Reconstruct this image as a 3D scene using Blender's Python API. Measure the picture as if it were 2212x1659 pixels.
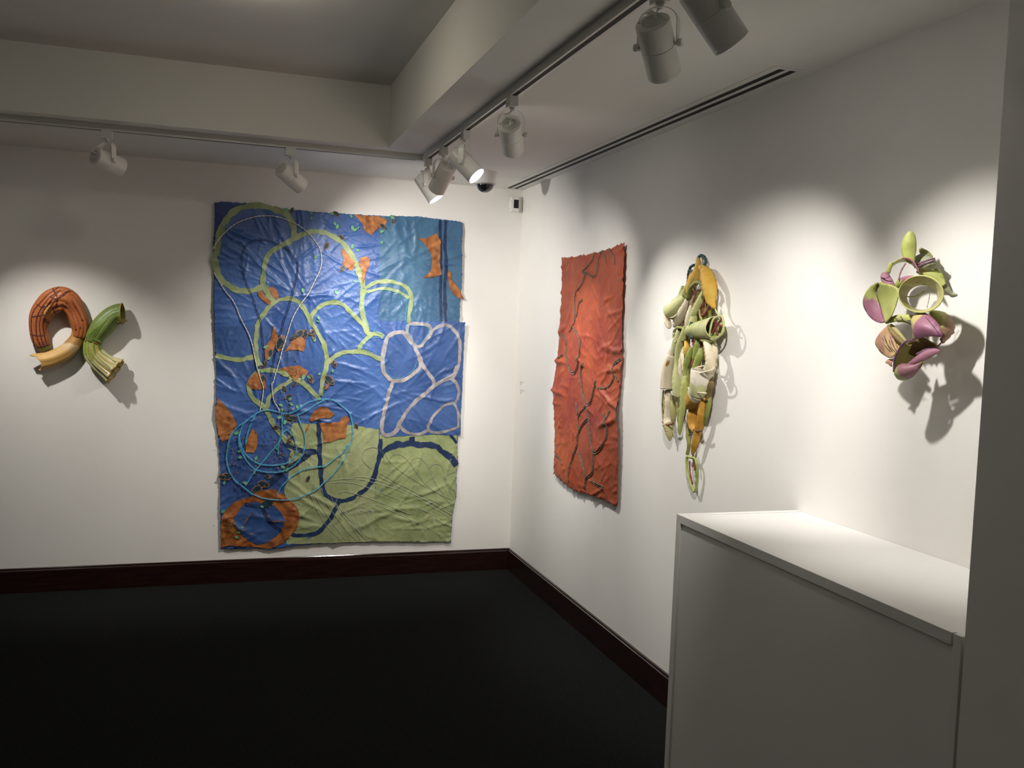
import bpy, bmesh, math, random
import numpy as np
from mathutils import Vector, Matrix, Quaternion
from mathutils.geometry import delaunay_2d_cdt

for o in list(bpy.data.objects):
    bpy.data.objects.remove(o)
SC = bpy.context.scene
COL = SC.collection
rng = random.Random(7)
nrg = np.random.default_rng(11)

# ------------------------------------------------------------------ camera
FPX, W, HPX = 1962.23, 2212.0, 1659.0
YAW, PITCH, ROLL = 0.3164, -0.0634, 0.0381
CAM = np.array([-1.921, -5.7885, 1.647])
def cam_axes():
    cy, sy, cp, sp = math.cos(YAW), math.sin(YAW), math.cos(PITCH), math.sin(PITCH)
    f = np.array([sy*cp, cy*cp, sp]); r = np.array([cy, -sy, 0.0]); u = np.cross(r, f)
    return r*math.cos(ROLL)+u*math.sin(ROLL), u*math.cos(ROLL)-r*math.sin(ROLL), f
CR, CU, CF = cam_axes()
cd = bpy.data.cameras.new('camera'); cd.sensor_width = 36; cd.lens = 36*FPX/W
cd.clip_start = 0.02
cam = bpy.data.objects.new('camera', cd); COL.objects.link(cam)
cam.matrix_world = Matrix(((CR[0], CU[0], -CF[0], CAM[0]), (CR[1], CU[1], -CF[1], CAM[1]),
                           (CR[2], CU[2], -CF[2], CAM[2]), (0, 0, 0, 1)))
SC.camera = cam

# ------------------------------------------------------------------ world, exposure
wd = bpy.data.worlds.new('world'); SC.world = wd; wd.use_nodes = True
wd.node_tree.nodes['Background'].inputs[0].default_value = (0.9, 0.95, 1, 1)
wd.node_tree.nodes['Background'].inputs[1].default_value = 0.02
SC.view_settings.view_transform = 'Standard'
SC.view_settings.look = 'None'
SC.view_settings.gamma = 1
SC.view_settings.use_curve_mapping = False
SC.view_settings.exposure = 0.25
LAMP_W = 70.0                     # watts of one track spot; each lamp's own light is made in its builder
LAMP_COL = (1.0, 0.955, 0.895)

# ------------------------------------------------------------------ room dimensions (metres; corner of the two walls = origin)
H, HT = 2.55, 2.864               # soffit height, tray ceiling height
COVE_Y, COVE_X = -1.0248, -1.0847
TRK_Y, TRK_X, TRK_Z = -0.896, -0.8605, 2.52
BASE_H = 0.1434
PL_X, PL_Y0, PL_Y1, PL_Z = -0.4657, -3.1425, -4.352, 1.0505
XL, YN = -6.2, -9.5

def on_plane(px, py, k, v):
    d = CF + CR*((px-W/2)/FPX) - CU*((py-HPX/2)/FPX)
    return CAM + d*((v-CAM[k])/d[k])
def BW(px, py, d=0.0): return on_plane(px, py, 1, -d)      # point d in front of the back wall
def RW(px, py, d=0.0): return on_plane(px, py, 0, -d)      # point d in front of the right wall

# ------------------------------------------------------------------ materials
def new_mat(name):
    m = bpy.data.materials.new(name); m.use_nodes = True
    nt = m.node_tree
    return m, nt, nt.nodes['Principled BSDF']
def lin(c): return tuple(c)+(1,) if len(c) == 3 else c
def mat(name, c1, c2=None, scale=8.0, rough=0.6, bump=0.0, bscale=60.0, detail=4.0, metallic=0.0, coat=0.0,
        lo=0.38, hi=0.62, stretch=None, sheen=0.0, spec=0.5, bdist=0.004):
    m, nt, b = new_mat(name)
    N, L = nt.nodes, nt.links
    b.inputs['Roughness'].default_value = rough
    b.inputs['Metallic'].default_value = metallic
    b.inputs['Coat Weight'].default_value = coat
    b.inputs['Sheen Weight'].default_value = sheen
    b.inputs['Specular IOR Level'].default_value = spec
    tc = N.new('ShaderNodeTexCoord'); vec = tc.outputs['Object']
    if stretch:
        mp = N.new('ShaderNodeMapping'); mp.inputs['Scale'].default_value = stretch
        L.new(vec, mp.inputs['Vector']); vec = mp.outputs['Vector']
    if c2 is None:
        b.inputs['Base Color'].default_value = lin(c1)
    else:
        n = N.new('ShaderNodeTexNoise'); n.inputs['Scale'].default_value = scale
        n.inputs['Detail'].default_value = detail; n.inputs['Roughness'].default_value = 0.6
        L.new(vec, n.inputs['Vector'])
        r = N.new('ShaderNodeValToRGB')
        r.color_ramp.elements[0].position = lo; r.color_ramp.elements[1].position = hi
        r.color_ramp.elements[0].color = lin(c1); r.color_ramp.elements[1].color = lin(c2)
        L.new(n.outputs['Fac'], r.inputs['Fac']); L.new(r.outputs['Color'], b.inputs['Base Color'])
    if bump:
        n2 = N.new('ShaderNodeTexNoise'); n2.inputs['Scale'].default_value = bscale
        n2.inputs['Detail'].default_value = 5; L.new(vec, n2.inputs['Vector'])
        bp = N.new('ShaderNodeBump'); bp.inputs['Strength'].default_value = bump
        bp.inputs['Distance'].default_value = bdist
        L.new(n2.outputs['Fac'], bp.inputs['Height']); L.new(bp.outputs['Normal'], b.inputs['Normal'])
    return m

M = {}
M['wall'] = mat('painted_wall', (.80, .785, .75), (.82, .805, .77), 3, .6, .05, 220)
M['ceiling'] = mat('painted_ceiling', (.74, .725, .69), (.76, .745, .71), 2, .8, .05, 260)
M['carpet'] = mat('charcoal_carpet', (.0080, .0086, .0090), (.0135, .0143, .0148), 90, .95, .6, 420, spec=.05)
M['base'] = mat('mahogany', (.012, .004, .003), (.022, .008, .006), 6, .16, .05, 30, stretch=(1, 1, 12), coat=.5)
M['plinth'] = mat('plinth_paint', (.80, .79, .77), (.82, .81, .79), 3, .4, .02, 200)
M['metalw'] = mat('white_enamel', (.78, .765, .73), None, rough=.32)
M['track'] = mat('track_enamel', (.62, .61, .58), None, rough=.4)
M['black'] = mat('black_slot', (.006, .005, .005), None, rough=.7)
M['greypl'] = mat('grey_plastic', (.42, .41, .385), None, rough=.5)
M['ventring'] = mat('vent_plastic', (.66, .65, .62), None, rough=.5)
M['dome'] = mat('smoked_dome', (.012, .012, .014), None, rough=.08, coat=.6)
M['ink'] = mat('grey_vinyl', (.32, .32, .31), None, rough=.6)
M['sensor'] = mat('sensor_plastic', (.80, .80, .78), None, rough=.45)

def emis(name, col, s):
    m, nt, b = new_mat(name)
    b.inputs['Base Color'].default_value = (.9, .9, .9, 1)
    b.inputs['Emission Color'].default_value = lin(col)
    b.inputs['Emission Strength'].default_value = s
    return m
M['lens'] = emis('lit_lens', (1, .95, .88), 28)
M['lens_off'] = mat('dark_lens', (.35, .35, .35), None, rough=.15)

# ------------------------------------------------------------------ object helpers
def add_obj(name, verts, faces, m, parent=None, smooth=True, flip=None):
    """one mesh object; world coordinates in, origin of the parent subtracted"""
    v = np.asarray(verts, float)
    if parent is not None:
        v = v - np.array(parent_origin(parent))
    me = bpy.data.meshes.new(name)
    me.from_pydata([tuple(p) for p in v], [], [tuple(f) for f in faces])
    me.materials.append(m)
    if smooth:
        me.polygons.foreach_set('use_smooth', [True]*len(me.polygons))
    me.update()
    o = bpy.data.objects.new(name, me); COL.objects.link(o)
    if parent is not None: o.parent = parent
    return o
def parent_origin(p):
    loc = Vector((0, 0, 0)); q = p
    while q is not None:
        loc = loc + q.location; q = q.parent
    return loc
def tag(o, label, cat, group=None):
    o['label'] = label; o['category'] = cat
    if group: o['group'] = group
    return o
def struct(o, label=None):
    o['kind'] = 'structure'
    if label: o['label'] = label
    return o
def thing(name, loc, label, cat, group=None):
    o = bpy.data.objects.new(name, None); COL.objects.link(o)
    o.empty_display_size = .05
    o.location = tuple(loc)
    return tag(o, label, cat, group)
def box_vf(x0, x1, y0, y1, z0, z1):
    v = [(x, y, z) for x in (x0, x1) for y in (y0, y1) for z in (z0, z1)]
    f = [(0, 1, 3, 2), (4, 6, 7, 5), (0, 4, 5, 1), (2, 3, 7, 6), (0, 2, 6, 4), (1, 5, 7, 3)]
    return v, f
def box(name, x0, x1, y0, y1, z0, z1, m, parent=None, bevel=0.0):
    v, f = box_vf(min(x0, x1), max(x0, x1), min(y0, y1), max(y0, y1), min(z0, z1), max(z0, z1))
    o = add_obj(name, v, f, m, parent, smooth=False)
    if bevel:
        bm = bmesh.new(); bm.from_mesh(o.data)
        bmesh.ops.bevel(bm, geom=bm.edges[:], offset=bevel, segments=2, affect='EDGES', profile=.6)
        bm.to_mesh(o.data); bm.free()
    return o
def solidify(o, t, offset=0.0):
    md = o.modifiers.new('thickness', 'SOLIDIFY'); md.thickness = t; md.offset = offset
    return o

def spline(pts, n=None, step=None, closed=False):
    """Catmull-Rom through pts (any dimension), resampled evenly"""
    P = np.asarray(pts, float)
    k = len(P)
    if k == 2 and not closed:
        n = n or max(2, int(np.linalg.norm(P[1]-P[0])/step)+1)
        t = np.linspace(0, 1, n)[:, None]; return P[0]*(1-t)+P[1]*t
    if closed: Q = np.vstack([P[-1], P, P[0], P[1]]); segs = k
    else: Q = np.vstack([2*P[0]-P[1], P, 2*P[-1]-P[-2]]); segs = k-1
    out = []
    t = np.linspace(0, 1, 12, endpoint=False)[:, None]
    for i in range(segs):
        a, b, c, d = Q[i], Q[i+1], Q[i+2], Q[i+3]
        out.append(.5*((2*b)+(c-a)*t+(2*a-5*b+4*c-d)*t*t+(3*b-a-3*c+d)*t**3))
    out = np.vstack(out+[Q[segs+1][None]])
    s = np.concatenate([[0], np.cumsum(np.linalg.norm(np.diff(out[:, :min(3, out.shape[1])], axis=0), axis=1))])
    if n is None: n = max(3, int(s[-1]/step)+1)
    u = np.linspace(0, s[-1], n)
    R = np.stack([np.interp(u, s, out[:, j]) for j in range(out.shape[1])], 1)
    return R[:-1] if closed else R

def tube_vf(P, rad, n=10, closed=False, cap=True, ridge=None):
    P = np.asarray(P, float); k = len(P)
    rad = np.full(k, rad) if np.isscalar(rad) else np.asarray(rad)
    T = np.gradient(P, axis=0)
    if closed: T = np.roll(P, -1, 0)-np.roll(P, 1, 0)
    T /= np.linalg.norm(T, axis=1)[:, None]+1e-12
    a = np.array([0, 0, 1.0]) if abs(T[0][2]) < .9 else np.array([1.0, 0, 0])
    nrm = np.cross(T[0], a); nrm /= np.linalg.norm(nrm)
    V, F = [], []
    th = np.linspace(0, 2*math.pi, n, endpoint=False)
    for i in range(k):
        nrm = nrm - T[i]*(nrm@T[i]); nrm /= np.linalg.norm(nrm)
        bn = np.cross(T[i], nrm)
        rr = rad[i]*(np.ones(n) if ridge is None else ridge(th, i/(k-1)))
        V.append(P[i]+(np.cos(th)*rr)[:, None]*nrm+(np.sin(th)*rr)[:, None]*bn)
    V = np.vstack(V)
    for i in range(k if closed else k-1):
        for j in range(n):
            F.append((i*n+j, i*n+(j+1) % n, ((i+1) % k)*n+(j+1) % n, ((i+1) % k)*n+j))
    if cap and not closed:
        F.append(tuple(range(n))[::-1]); F.append(tuple((k-1)*n+j for j in range(n)))
    return V, F
def merge(parts):
    V, F, o = [], [], 0
    for v, f in parts:
        V.append(np.asarray(v, float)); F += [tuple(i+o for i in q) for q in f]; o += len(v)
    return np.vstack(V), F
def lathe_vf(prof, n=28):
    """profile (radius, axial) turned about local -Z (axial positive = down the axis)"""
    V, F = [], []
    th = np.linspace(0, 2*math.pi, n, endpoint=False)
    for r, a in prof:
        for t in th: V.append((r*math.cos(t), r*math.sin(t), -a))
    for i in range(len(prof)-1):
        for j in range(n):
            F.append((i*n+j, i*n+(j+1) % n, (i+1)*n+(j+1) % n, (i+1)*n+j))
    return np.array(V), F

# ================================================================== THE SETTING
struct(box('floor', XL-.2, .3, YN-.2, .3, -.1, 0, M['carpet']), 'dark charcoal carpeted floor')
struct(box('wall_back', XL-.2, .2, 0, .2, 0, 3.0, M['wall']), 'white wall behind the large blue textile')
struct(box('wall_right', 0, .2, YN-.2, 0, 0, 3.0, M['wall']), 'white wall carrying the red textile and two sculptures')
struct(box('wall_left', XL-.2, XL, YN-.2, 0, 0, 3.0, M['wall']))
struct(box('wall_front', XL, 0, YN-.2, YN, 0, 3.0, M['wall']))
struct(box('wall_stub', PL_X-.002, -.0005, -5.3, -4.362, 0, H, M['wall']), 'end of a white stub wall beside the plinth')
# ceiling: lowered soffit along two walls, tray above
struct(box('ceiling', XL-.2, .2, YN-.2, .2, HT, HT+.12, M['ceiling']), 'raised tray ceiling')
struct(box('soffit_back', XL, 0, COVE_Y, 0, H, HT, M['ceiling']), 'lowered ceiling soffit along the back wall')
struct(box('soffit_right', COVE_X, 0, YN, COVE_Y, H, HT, M['ceiling']), 'lowered ceiling soffit along the right wall')
# baseboards: board with a rounded shoulder and cap bead
def base_profile(d):    # (out, z)
    return [(0, 0), (.016, 0), (.016, BASE_H-.020), (.0145, BASE_H-.014), (.010, BASE_H-.011), (.010, BASE_H-.004), (.007, BASE_H), (0, BASE_H)]
def baseboard(name, a, b, axis):
    V, F = [], []
    pr = base_profile(0); n = len(pr)
    for e in (a, b):
        for o_, z in pr:
            V.append((e, -o_, z) if axis == 'x' else (-o_, e, z))
    for j in range(n): F.append((j, (j+1) % n, n+(j+1) % n, n+j))
    F += [tuple(range(n))[::-1], tuple(range(n, 2*n))]
    o = add_obj(name, V, F, M['base'], smooth=False)
    bm = bmesh.new(); bm.from_mesh(o.data); bmesh.ops.recalc_face_normals(bm, faces=bm.faces); bm.to_mesh(o.data); bm.free()
    return struct(o, 'dark polished wooden baseboard')
baseboard('baseboard_back', XL, 0, 'x')
baseboard('baseboard_right', PL_Y0-.0, -.016, 'y')

# ------------------------------------------------------------------ plinth
pl = thing('plinth', (PL_X/2, (PL_Y0+PL_Y1)/2, 0), 'tall white painted plinth box standing against the right wall', 'plinth')
fr = .027
box('body', PL_X+.011, -.0005, PL_Y1+.001, PL_Y0-.005, 0, PL_Z-.004, M['plinth'], pl)
f0, f1 = PL_X, PL_X+.0115
top = box('top_rail', f0, f1, PL_Y1+fr, PL_Y0-fr, PL_Z-fr, PL_Z, M['plinth'], pl, .0012)
box('stile', f0, f1, PL_Y0-fr, PL_Y0, 0, PL_Z, M['plinth'], pl, .0012)
box('stile', f0, f1, PL_Y1, PL_Y1+fr*.8, 0, PL_Z, M['plinth'], pl, .0012)
box('panel', f0+.006, f0+.013, PL_Y1+fr*.8+.003, PL_Y0-fr-.003, .0, PL_Z-fr-.003, M['plinth'], pl, .001)
box('top_panel', f1-.001, -.001, PL_Y1+.001, PL_Y0-.026, PL_Z-.012, PL_Z-.0015, M['plinth'], pl, .0006)
box('top_edge', f1, -.001, PL_Y0-.0235, PL_Y0, PL_Z-.020, PL_Z, M['plinth'], pl, .001)
box('front_edge', f1-.0005, f1+.0165, PL_Y1+.001, PL_Y0-.0235, PL_Z-.010, PL_Z, M['plinth'], pl, .0008)

# ------------------------------------------------------------------ slot diffuser in the soffit
va, vb = -3.102, -.040
vent = thing('slot_diffuser', (-.10, -1.57, H), 'long white two-slot air diffuser in the ceiling beside the right wall', 'air vent')
box('dark_strip', -.130, -.056, va+.02, vb-.004, H-.0006, H-.0001, M['black'], vent)  # flat black strip paints the shade of slots that have no depth
box('flange', -.157, -.1285, va, vb, H-.0022, H-.0001, M['ceiling'], vent, .0004)
box('divider', -.1015, -.0835, va+.021, vb-.004, H-.0020, H-.0007, M['ceiling'], vent, .0003)
box('flange', -.0565, -.043, va, vb, H-.0022, H-.0001, M['ceiling'], vent, .0004)
box('end_flange', -.1283, -.0567, va, va+.022, H-.0022, H-.0001, M['ceiling'], vent, .0004)
box('end_flange', -.1283, -.0567, vb-.005, vb, H-.0022, H-.0001, M['ceiling'], vent, .0004)

# ------------------------------------------------------------------ lighting track
def track(name, a, b, axis, label, c):
    mid = (a+b)/2
    t = thing(name, (mid, c, TRK_Z) if axis == 'x' else (c, mid, TRK_Z), label, 'lighting track', 'ceiling lighting tracks')
    def bar(nm, o0, o1, z0, z1, m, bev=0.0):
        if axis == 'x': return box(nm, a, b, c+o0, c+o1, z0, z1, m, t, bev)
        return box(nm, c+o0, c+o1, a, b, z0, z1, m, t, bev)
    bar('channel_top', -.018, .018, TRK_Z+.012, H-.0001, M['track'])
    bar('channel_side', -.018, -.0092, TRK_Z, TRK_Z+.0121, M['track'], .0008)
    bar('channel_side', .0092, .018, TRK_Z, TRK_Z+.0121, M['track'], .0008)
    bar('slot', -.0091, .0091, TRK_Z+.0012, TRK_Z+.0119, M['black'])
    return t
track('lighting_track', -8.6, TRK_Y-.018, 'y', 'white lighting track running towards the camera beside the right wall', TRK_X)
tb = track('lighting_track', -5.6, TRK_X+.018, 'x', 'white lighting track running along the back wall', TRK_Y)
box('connector', TRK_X-.055, TRK_X-.019, TRK_Y-.0185, TRK_Y+.0185, TRK_Z-.0015, TRK_Z+.0015, M['track'], tb)

# ------------------------------------------------------------------ track spotlights
HL, HR = .150, .0445             # head length, radius
PIV = .066                       # pivot distance from the back end
AXO = .0                         # local origin of body = pivot
def head_meshes():
    d = {}
    pr = [(.0, -.0005), (HR-.004, -.0005), (HR-.001, .0012), (HR, .004), (HR, .0655), (HR-.0012, .0663), (HR-.0012, .0677), (HR, .0685),
          (HR, HL-.012), (HR-.0006, HL-.0114), (HR-.0006, HL-.0106), (HR, HL-.010), (HR, HL-.001), (HR-.001, HL), (HR-.003, HL), (HR-.0036, HL-.001),
          (HR-.005, HL-.016), (0.0, HL-.016)]
    v, f = lathe_vf([(r, a-PIV) for r, a in pr], 36); d['body'] = (v, f)
    v, f = lathe_vf([(0, HL-.0145-PIV), (HR-.0055, HL-.0145-PIV), (HR-.0055, HL-.0155-PIV), (0, HL-.0155-PIV)], 32); d['lens'] = (v, f)
    zz = [(.0, -.0006)]
    for r0 in (.0075, .0140, .0200, .0262):
        zz += [(r0, -.0006), (r0+.0004, -.0026), (r0+.0026, -.0026), (r0+.0030, -.0006)]
    d['vent_ring'] = lathe_vf([(r, a-PIV) for r, a in zz], 28)
    v, f = lathe_vf([(0, -.003-PIV), (.0028, -.003-PIV), (.0030, -.0004-PIV)], 10)
    d['cap_screw'] = (v, f)
    # yoke: flat strip arch in the local XZ plane, pivot at origin
    hw, ht = HR+.0075, .093
    path = [(-hw, -.008)] + [(-hw, z) for z in np.linspace(.0, ht-.040, 5)]
    for a in np.linspace(math.pi, 0, 15)[1:-1]: path.append((hw*math.cos(a), ht-.040+.040*math.sin(a)))
    path += [(hw, z) for z in np.linspace(ht-.040, 0, 5)] + [(hw, -.008)]
    V, F = [], []
    t = .0011
    P = np.array(path); T = np.gradient(P, axis=0); T /= np.linalg.norm(T, axis=1)[:, None]
    Nn = np.stack([-T[:, 1], T[:, 0]], 1)
    for i in range(len(P)):
        w = .0125 if 2 < i < len(P)-3 else .0115
        for s, q in ((-1, -w), (1, -w), (1, w), (-1, w)):
            V.append((P[i][0]+Nn[i][0]*t*s, q, P[i][1]+Nn[i][1]*t*s))
    for i in range(len(P)-1):
        for j in range(4): F.append((i*4+j, i*4+(j+1) % 4, i*4+4+(j+1) % 4, i*4+4+j))
    F += [(3, 2, 1, 0), tuple((len(P)-1)*4+j for j in range(4))]
    d['yoke'] = (np.array(V), F)
    for s, nm in ((-1, 'knob_a'), (1, 'knob_b')):
        v, f = lathe_vf([(0, 0), (.0045, 0), (.0045, .010), (.0095, .010), (.0105, .0115), (.0105, .0175), (.0092, .0195), (0, .0195)], 18)
        # local -Z -> +-X
        v2 = np.stack([-v[:, 2]*s+s*HR*1.0, v[:, 1], v[:, 0]*s], 1)
        d[nm] = (v2, f)
    return d
HM = head_meshes()
HMESH = {}
for k, (v, f) in HM.items():
    me = bpy.data.meshes.new({'knob_a': 'knob', 'knob_b': 'knob'}.get(k, k))
    me.from_pydata([tuple(p) for p in v], [], [tuple(q) for q in f])
    bm = bmesh.new(); bm.from_mesh(me); bmesh.ops.remove_doubles(bm, verts=bm.verts, dist=1e-5)
    bmesh.ops.recalc_face_normals(bm, faces=bm.faces); bm.to_mesh(me); bm.free()
    me.materials.append(M['ventring'] if k in ('vent_ring', 'cap_screw') else M['metalw'])
    if k not in ('lens',):
        me.polygons.foreach_set('use_smooth', [True]*len(me.polygons))
        if k in ('body', 'knob_a', 'knob_b', 'yoke'):
            me.set_sharp_from_angle(angle=math.radians(35))
    me.update(); HMESH[k] = me
HMESH['lens_off'] = HMESH['lens'].copy(); HMESH['lens_off'].materials[0] = M['lens_off']
HMESH['lens'].materials[0] = M['lens']
ADP = None
def spot(pos, aim, axis, label, power=1.0, size=72, blend=1.0, lit=True, col=LAMP_COL):
    """pos = point under the track; aim = world point; axis = direction of the track"""
    pos = Vector(pos); aim = Vector(aim)
    t = thing('track_spotlight', (pos.x, pos.y, TRK_Z), label, 'spotlight', 'white track spotlights')
    piv = Vector((pos.x, pos.y, 2.377))
    d = (aim-piv).normalized()
    lx, ly = (.026, .017) if axis == 'x' else (.017, .026)
    box('adapter', pos.x-lx, pos.x+lx, pos.y-ly, pos.y+ly, 2.482, TRK_Z+.0006, M['greypl' if False else 'track'], t, .0015)
    v, f = lathe_vf([(0, 0), (.011, 0), (.011, .005), (.007, .006), (.007, .016), (0, .016)], 14)
    add_obj('stem', v+np.array([pos.x, pos.y, 2.4825]), f, M['track'], t)
    pan = math.atan2(d.y, d.x) - math.pi/2            # local +Y faces the aim direction horizontally
    qy = Quaternion((0, 0, 1), pan)
    hz = math.hypot(d.x, d.y)
    tilt = math.atan2(hz, -d.z)                       # 0 = straight down
    qb = qy @ Quaternion((1, 0, 0), tilt)
    def part(nm, key, parent, q=None, loc=None):
        o = bpy.data.objects.new(nm, HMESH[key]); COL.objects.link(o); o.parent = parent
        if q is not None: o.rotation_mode = 'QUATERNION'; o.rotation_quaternion = q
        if loc is not None: o.location = loc
        return o
    lp = piv-t.location
    part('yoke', 'yoke', t, qy, lp)
    b = part('body', 'body', t, qb, lp)
    part('vent_ring', 'vent_ring', b)
    for sx in (-.035, .035): part('cap_screw', 'cap_screw', b, None, (sx, 0, 0))
    part('knob', 'knob_a', b); part('knob', 'knob_b', b)
    part('lens', 'lens' if lit else 'lens_off', b)
    # power cable from the stem to the back of the head, bowing to one side
    back = piv + qb @ Vector((0.008, .014, PIV))
    side = qy @ Vector((1, 0, 0))
    p0 = Vector((pos.x, pos.y, 2.470))
    away = qb @ Vector((0, 0, 1))
    c = [p0, p0+Vector((0, 0, -.012))-side*.010, (p0+back)/2-side*.034+away*.004, back+away*.020-side*.008, back-away*.001]
    V, F = tube_vf(spline([tuple(x) for x in c], n=20), .0033, 8)
    add_obj('cable', V, F, M['metalw'], t)
    if lit:
        ld = bpy.data.lights.new('lamp', 'SPOT'); ld.energy = LAMP_W*power; ld.color = col
        ld.spot_size = math.radians(size); ld.spot_blend = blend; ld.shadow_soft_size = .022
        lo = bpy.data.objects.new('lamp', ld); COL.objects.link(lo); lo.parent = b
        lo.location = (0, 0, -(HL-.004-PIV))
    return t

R_, B_ = 'y', 'x'
spot((TRK_X, -.972, 0), (0, -1.34, 1.05), R_, 'lit white spotlight nearest the track corner, aimed at the red textile', 1.1, 62)
spot((TRK_X, -1.315, 0), (-1.24, 0, 1.05), R_, 'white spotlight second from the track corner, its back to the camera', 1.45, 84)
spot((TRK_X, -1.735, 0), (0, -2.36, 1.36), R_, 'lit white spotlight with glowing mouth in front of the dome camera', .8, 62)
spot((TRK_X, -2.419, 0), (0, -.60, 1.35), R_, 'white spotlight with round ribbed back hanging alone mid-track', 1.05, 66)
spot((TRK_X, -3.640, 0), (0, -2.80, 1.30), R_, 'near white spotlight hanging straight down at the top of the picture', 1.08, 72)
spot((TRK_X, -3.905, 0), (0, -3.84, 1.50), R_, 'nearest white spotlight, cut off by the top edge of the picture', .68, 65)
spot((-2.442, TRK_Y, 0), (-1.475, 0, 2.12), B_, 'leftmost white spotlight, tilted nearly level in the dim', lit=False)
spot((-1.570, TRK_Y, 0), (-.19, 0, 1.50), B_, 'white spotlight hanging above the left top of the blue textile', .95, 103)
# track heads outside the picture; both behind the camera added for ambient light
spot((-3.05, TRK_Y, 0), (-2.65, 0, .85), B_, 'white spotlight on the back track left of the picture, aimed at the tube sculptures', .76)
spot((TRK_X, -5.9, 0), (-6.2, -3.6, 1.4), R_, 'added white spotlight on the right track behind the camera, aimed at the left wall for ambient light', 1.5, 80)
spot((TRK_X, -7.2, 0), (-6.2, -7.0, 1.4), R_, 'added white spotlight on the right track behind the camera, aimed across the room for ambient light', 1.5, 80)

# ------------------------------------------------------------------ flush ceiling lamp in the tray, just above the picture
CLX, CLY = -1.84, -2.36
cl = thing('ceiling_lamp', (CLX, CLY, HT), 'round frosted flush lamp on the raised tray ceiling, just above the picture', 'lamp')
M['frosted'] = emis('frosted_glass', (1, .93, .74), 25)
def lathe_at(name, prof, org, m, parent, n=32, sharp=True):
    v, f = lathe_vf(prof, n)
    o = add_obj(name, v+np.array(org), f, m, parent)
    bm = bmesh.new(); bm.from_mesh(o.data); bmesh.ops.remove_doubles(bm, verts=bm.verts, dist=1e-6)
    bmesh.ops.recalc_face_normals(bm, faces=bm.faces); bm.to_mesh(o.data); bm.free()
    if sharp: o.data.set_sharp_from_angle(angle=math.radians(35))
    return o
lathe_at('base', [(0, 0), (.125, 0), (.125, .018), (.118, .020), (0, .020)], (CLX, CLY, HT), M['metalw'], cl)
lathe_at('glass', [(.115, .020)]+[(.115*math.cos(a), .020+.055*math.sin(a)) for a in np.linspace(.1, math.pi/2, 9)], (CLX, CLY, HT), M['frosted'], cl)

# ------------------------------------------------------------------ dome camera
dc = on_plane(1049, 372, 2, H)
dm = thing('dome_camera', (dc[0], dc[1], H), 'white security camera with a smoked dome on the ceiling', 'camera')
lathe_at('housing', [(0, .0), (.074, .0), (.074, .006), (.060, .066), (.056, .070), (.0, .070)], dc, M['sensor'], dm)
lathe_at('collar', [(.058, .066), (.059, .072), (.054, .075), (.050, .072)], dc, M['greypl'], dm)
lathe_at('dome', [(.052, .0705)]+[(.052*math.cos(a), .0705+.050*math.sin(a)) for a in np.linspace(.1, math.pi/2, 9)], dc, M['dome'], dm)
lathe_at('screw', [(0, .058), (.003, .058), (.003, .064), (0, .064)], (dc[0]+.062, dc[1]-.006, H), M['greypl'], dm, 8)

# ------------------------------------------------------------------ motion sensor on the back wall
sb = thing('motion_sensor', (-.060, 0, 2.448), 'small white sensor box with a black window high in the corner', 'sensor')
box('case', -.088, -.036, -.034, -.0005, 2.400, 2.498, M['sensor'], sb, .004)
box('window', -.072, -.038, -.0352, -.030, 2.424, 2.480, M['black'], sb, .001)
box('ledge', -.076, -.038, -.0358, -.033, 2.414, 2.420, M['sensor'], sb, .0008)
box('bracket', -.094, -.087, -.022, -.0005, 2.425, 2.470, M['sensor'], sb, .001)

# ------------------------------------------------------------------ tiny vinyl wall texts on the right wall
for (yy, zz, which) in ((-.118, 1.268, 'upper'), (-.134, 1.215, 'lower')):
    wt = thing('wall_text', (0, yy, zz), which+' of two tiny grey printed captions on the right wall by the corner', 'caption', 'wall captions')
    rows = [(0, [.030, .018, .026]), (1, [.016, .012]), (2, [.010, .020]), (3, [.012])]
    for r, words in rows:
        y = yy+.030
        for w in words:
            box('word', -.0006, -.0001, y-w, y, zz+.012-r*.008, zz+.0155-r*.008, M['ink'], wt); y -= w+.004

# ================================================================== TEXTILES
def resample(poly, step, closed=True):
    P = np.asarray(poly, float)
    if closed: P = np.vstack([P, P[:1]])
    s = np.concatenate([[0], np.cumsum(np.linalg.norm(np.diff(P, axis=0), axis=1))])
    n = max(4 if closed else 2, int(round(s[-1]/step)))
    u = np.linspace(0, s[-1], n+1)
    R = np.stack([np.interp(u, s, P[:, j]) for j in range(P.shape[1])], 1)
    return R[:-1] if closed else R
def inside(P, pts):
    x, y = pts[:, 0], pts[:, 1]; r = np.zeros(len(pts), bool)
    a, b = P, np.roll(P, -1, 0)
    for (x0, y0), (x1, y1) in zip(a, b):
        c = ((y0 > y) != (y1 > y)) & (x < (x1-x0)*(y-y0)/((y1-y0)+1e-15)+x0)
        r ^= c
    return r
def seg_dist(P, pts):
    d = np.full(len(pts), 1e9)
    for p, q in zip(P, np.roll(P, -1, 0)):
        v = q-p; t = np.clip(((pts-p)@v)/(v@v+1e-15), 0, 1)
        d = np.minimum(d, np.linalg.norm(pts-(p+t[:, None]*v), axis=1))
    return d
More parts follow.
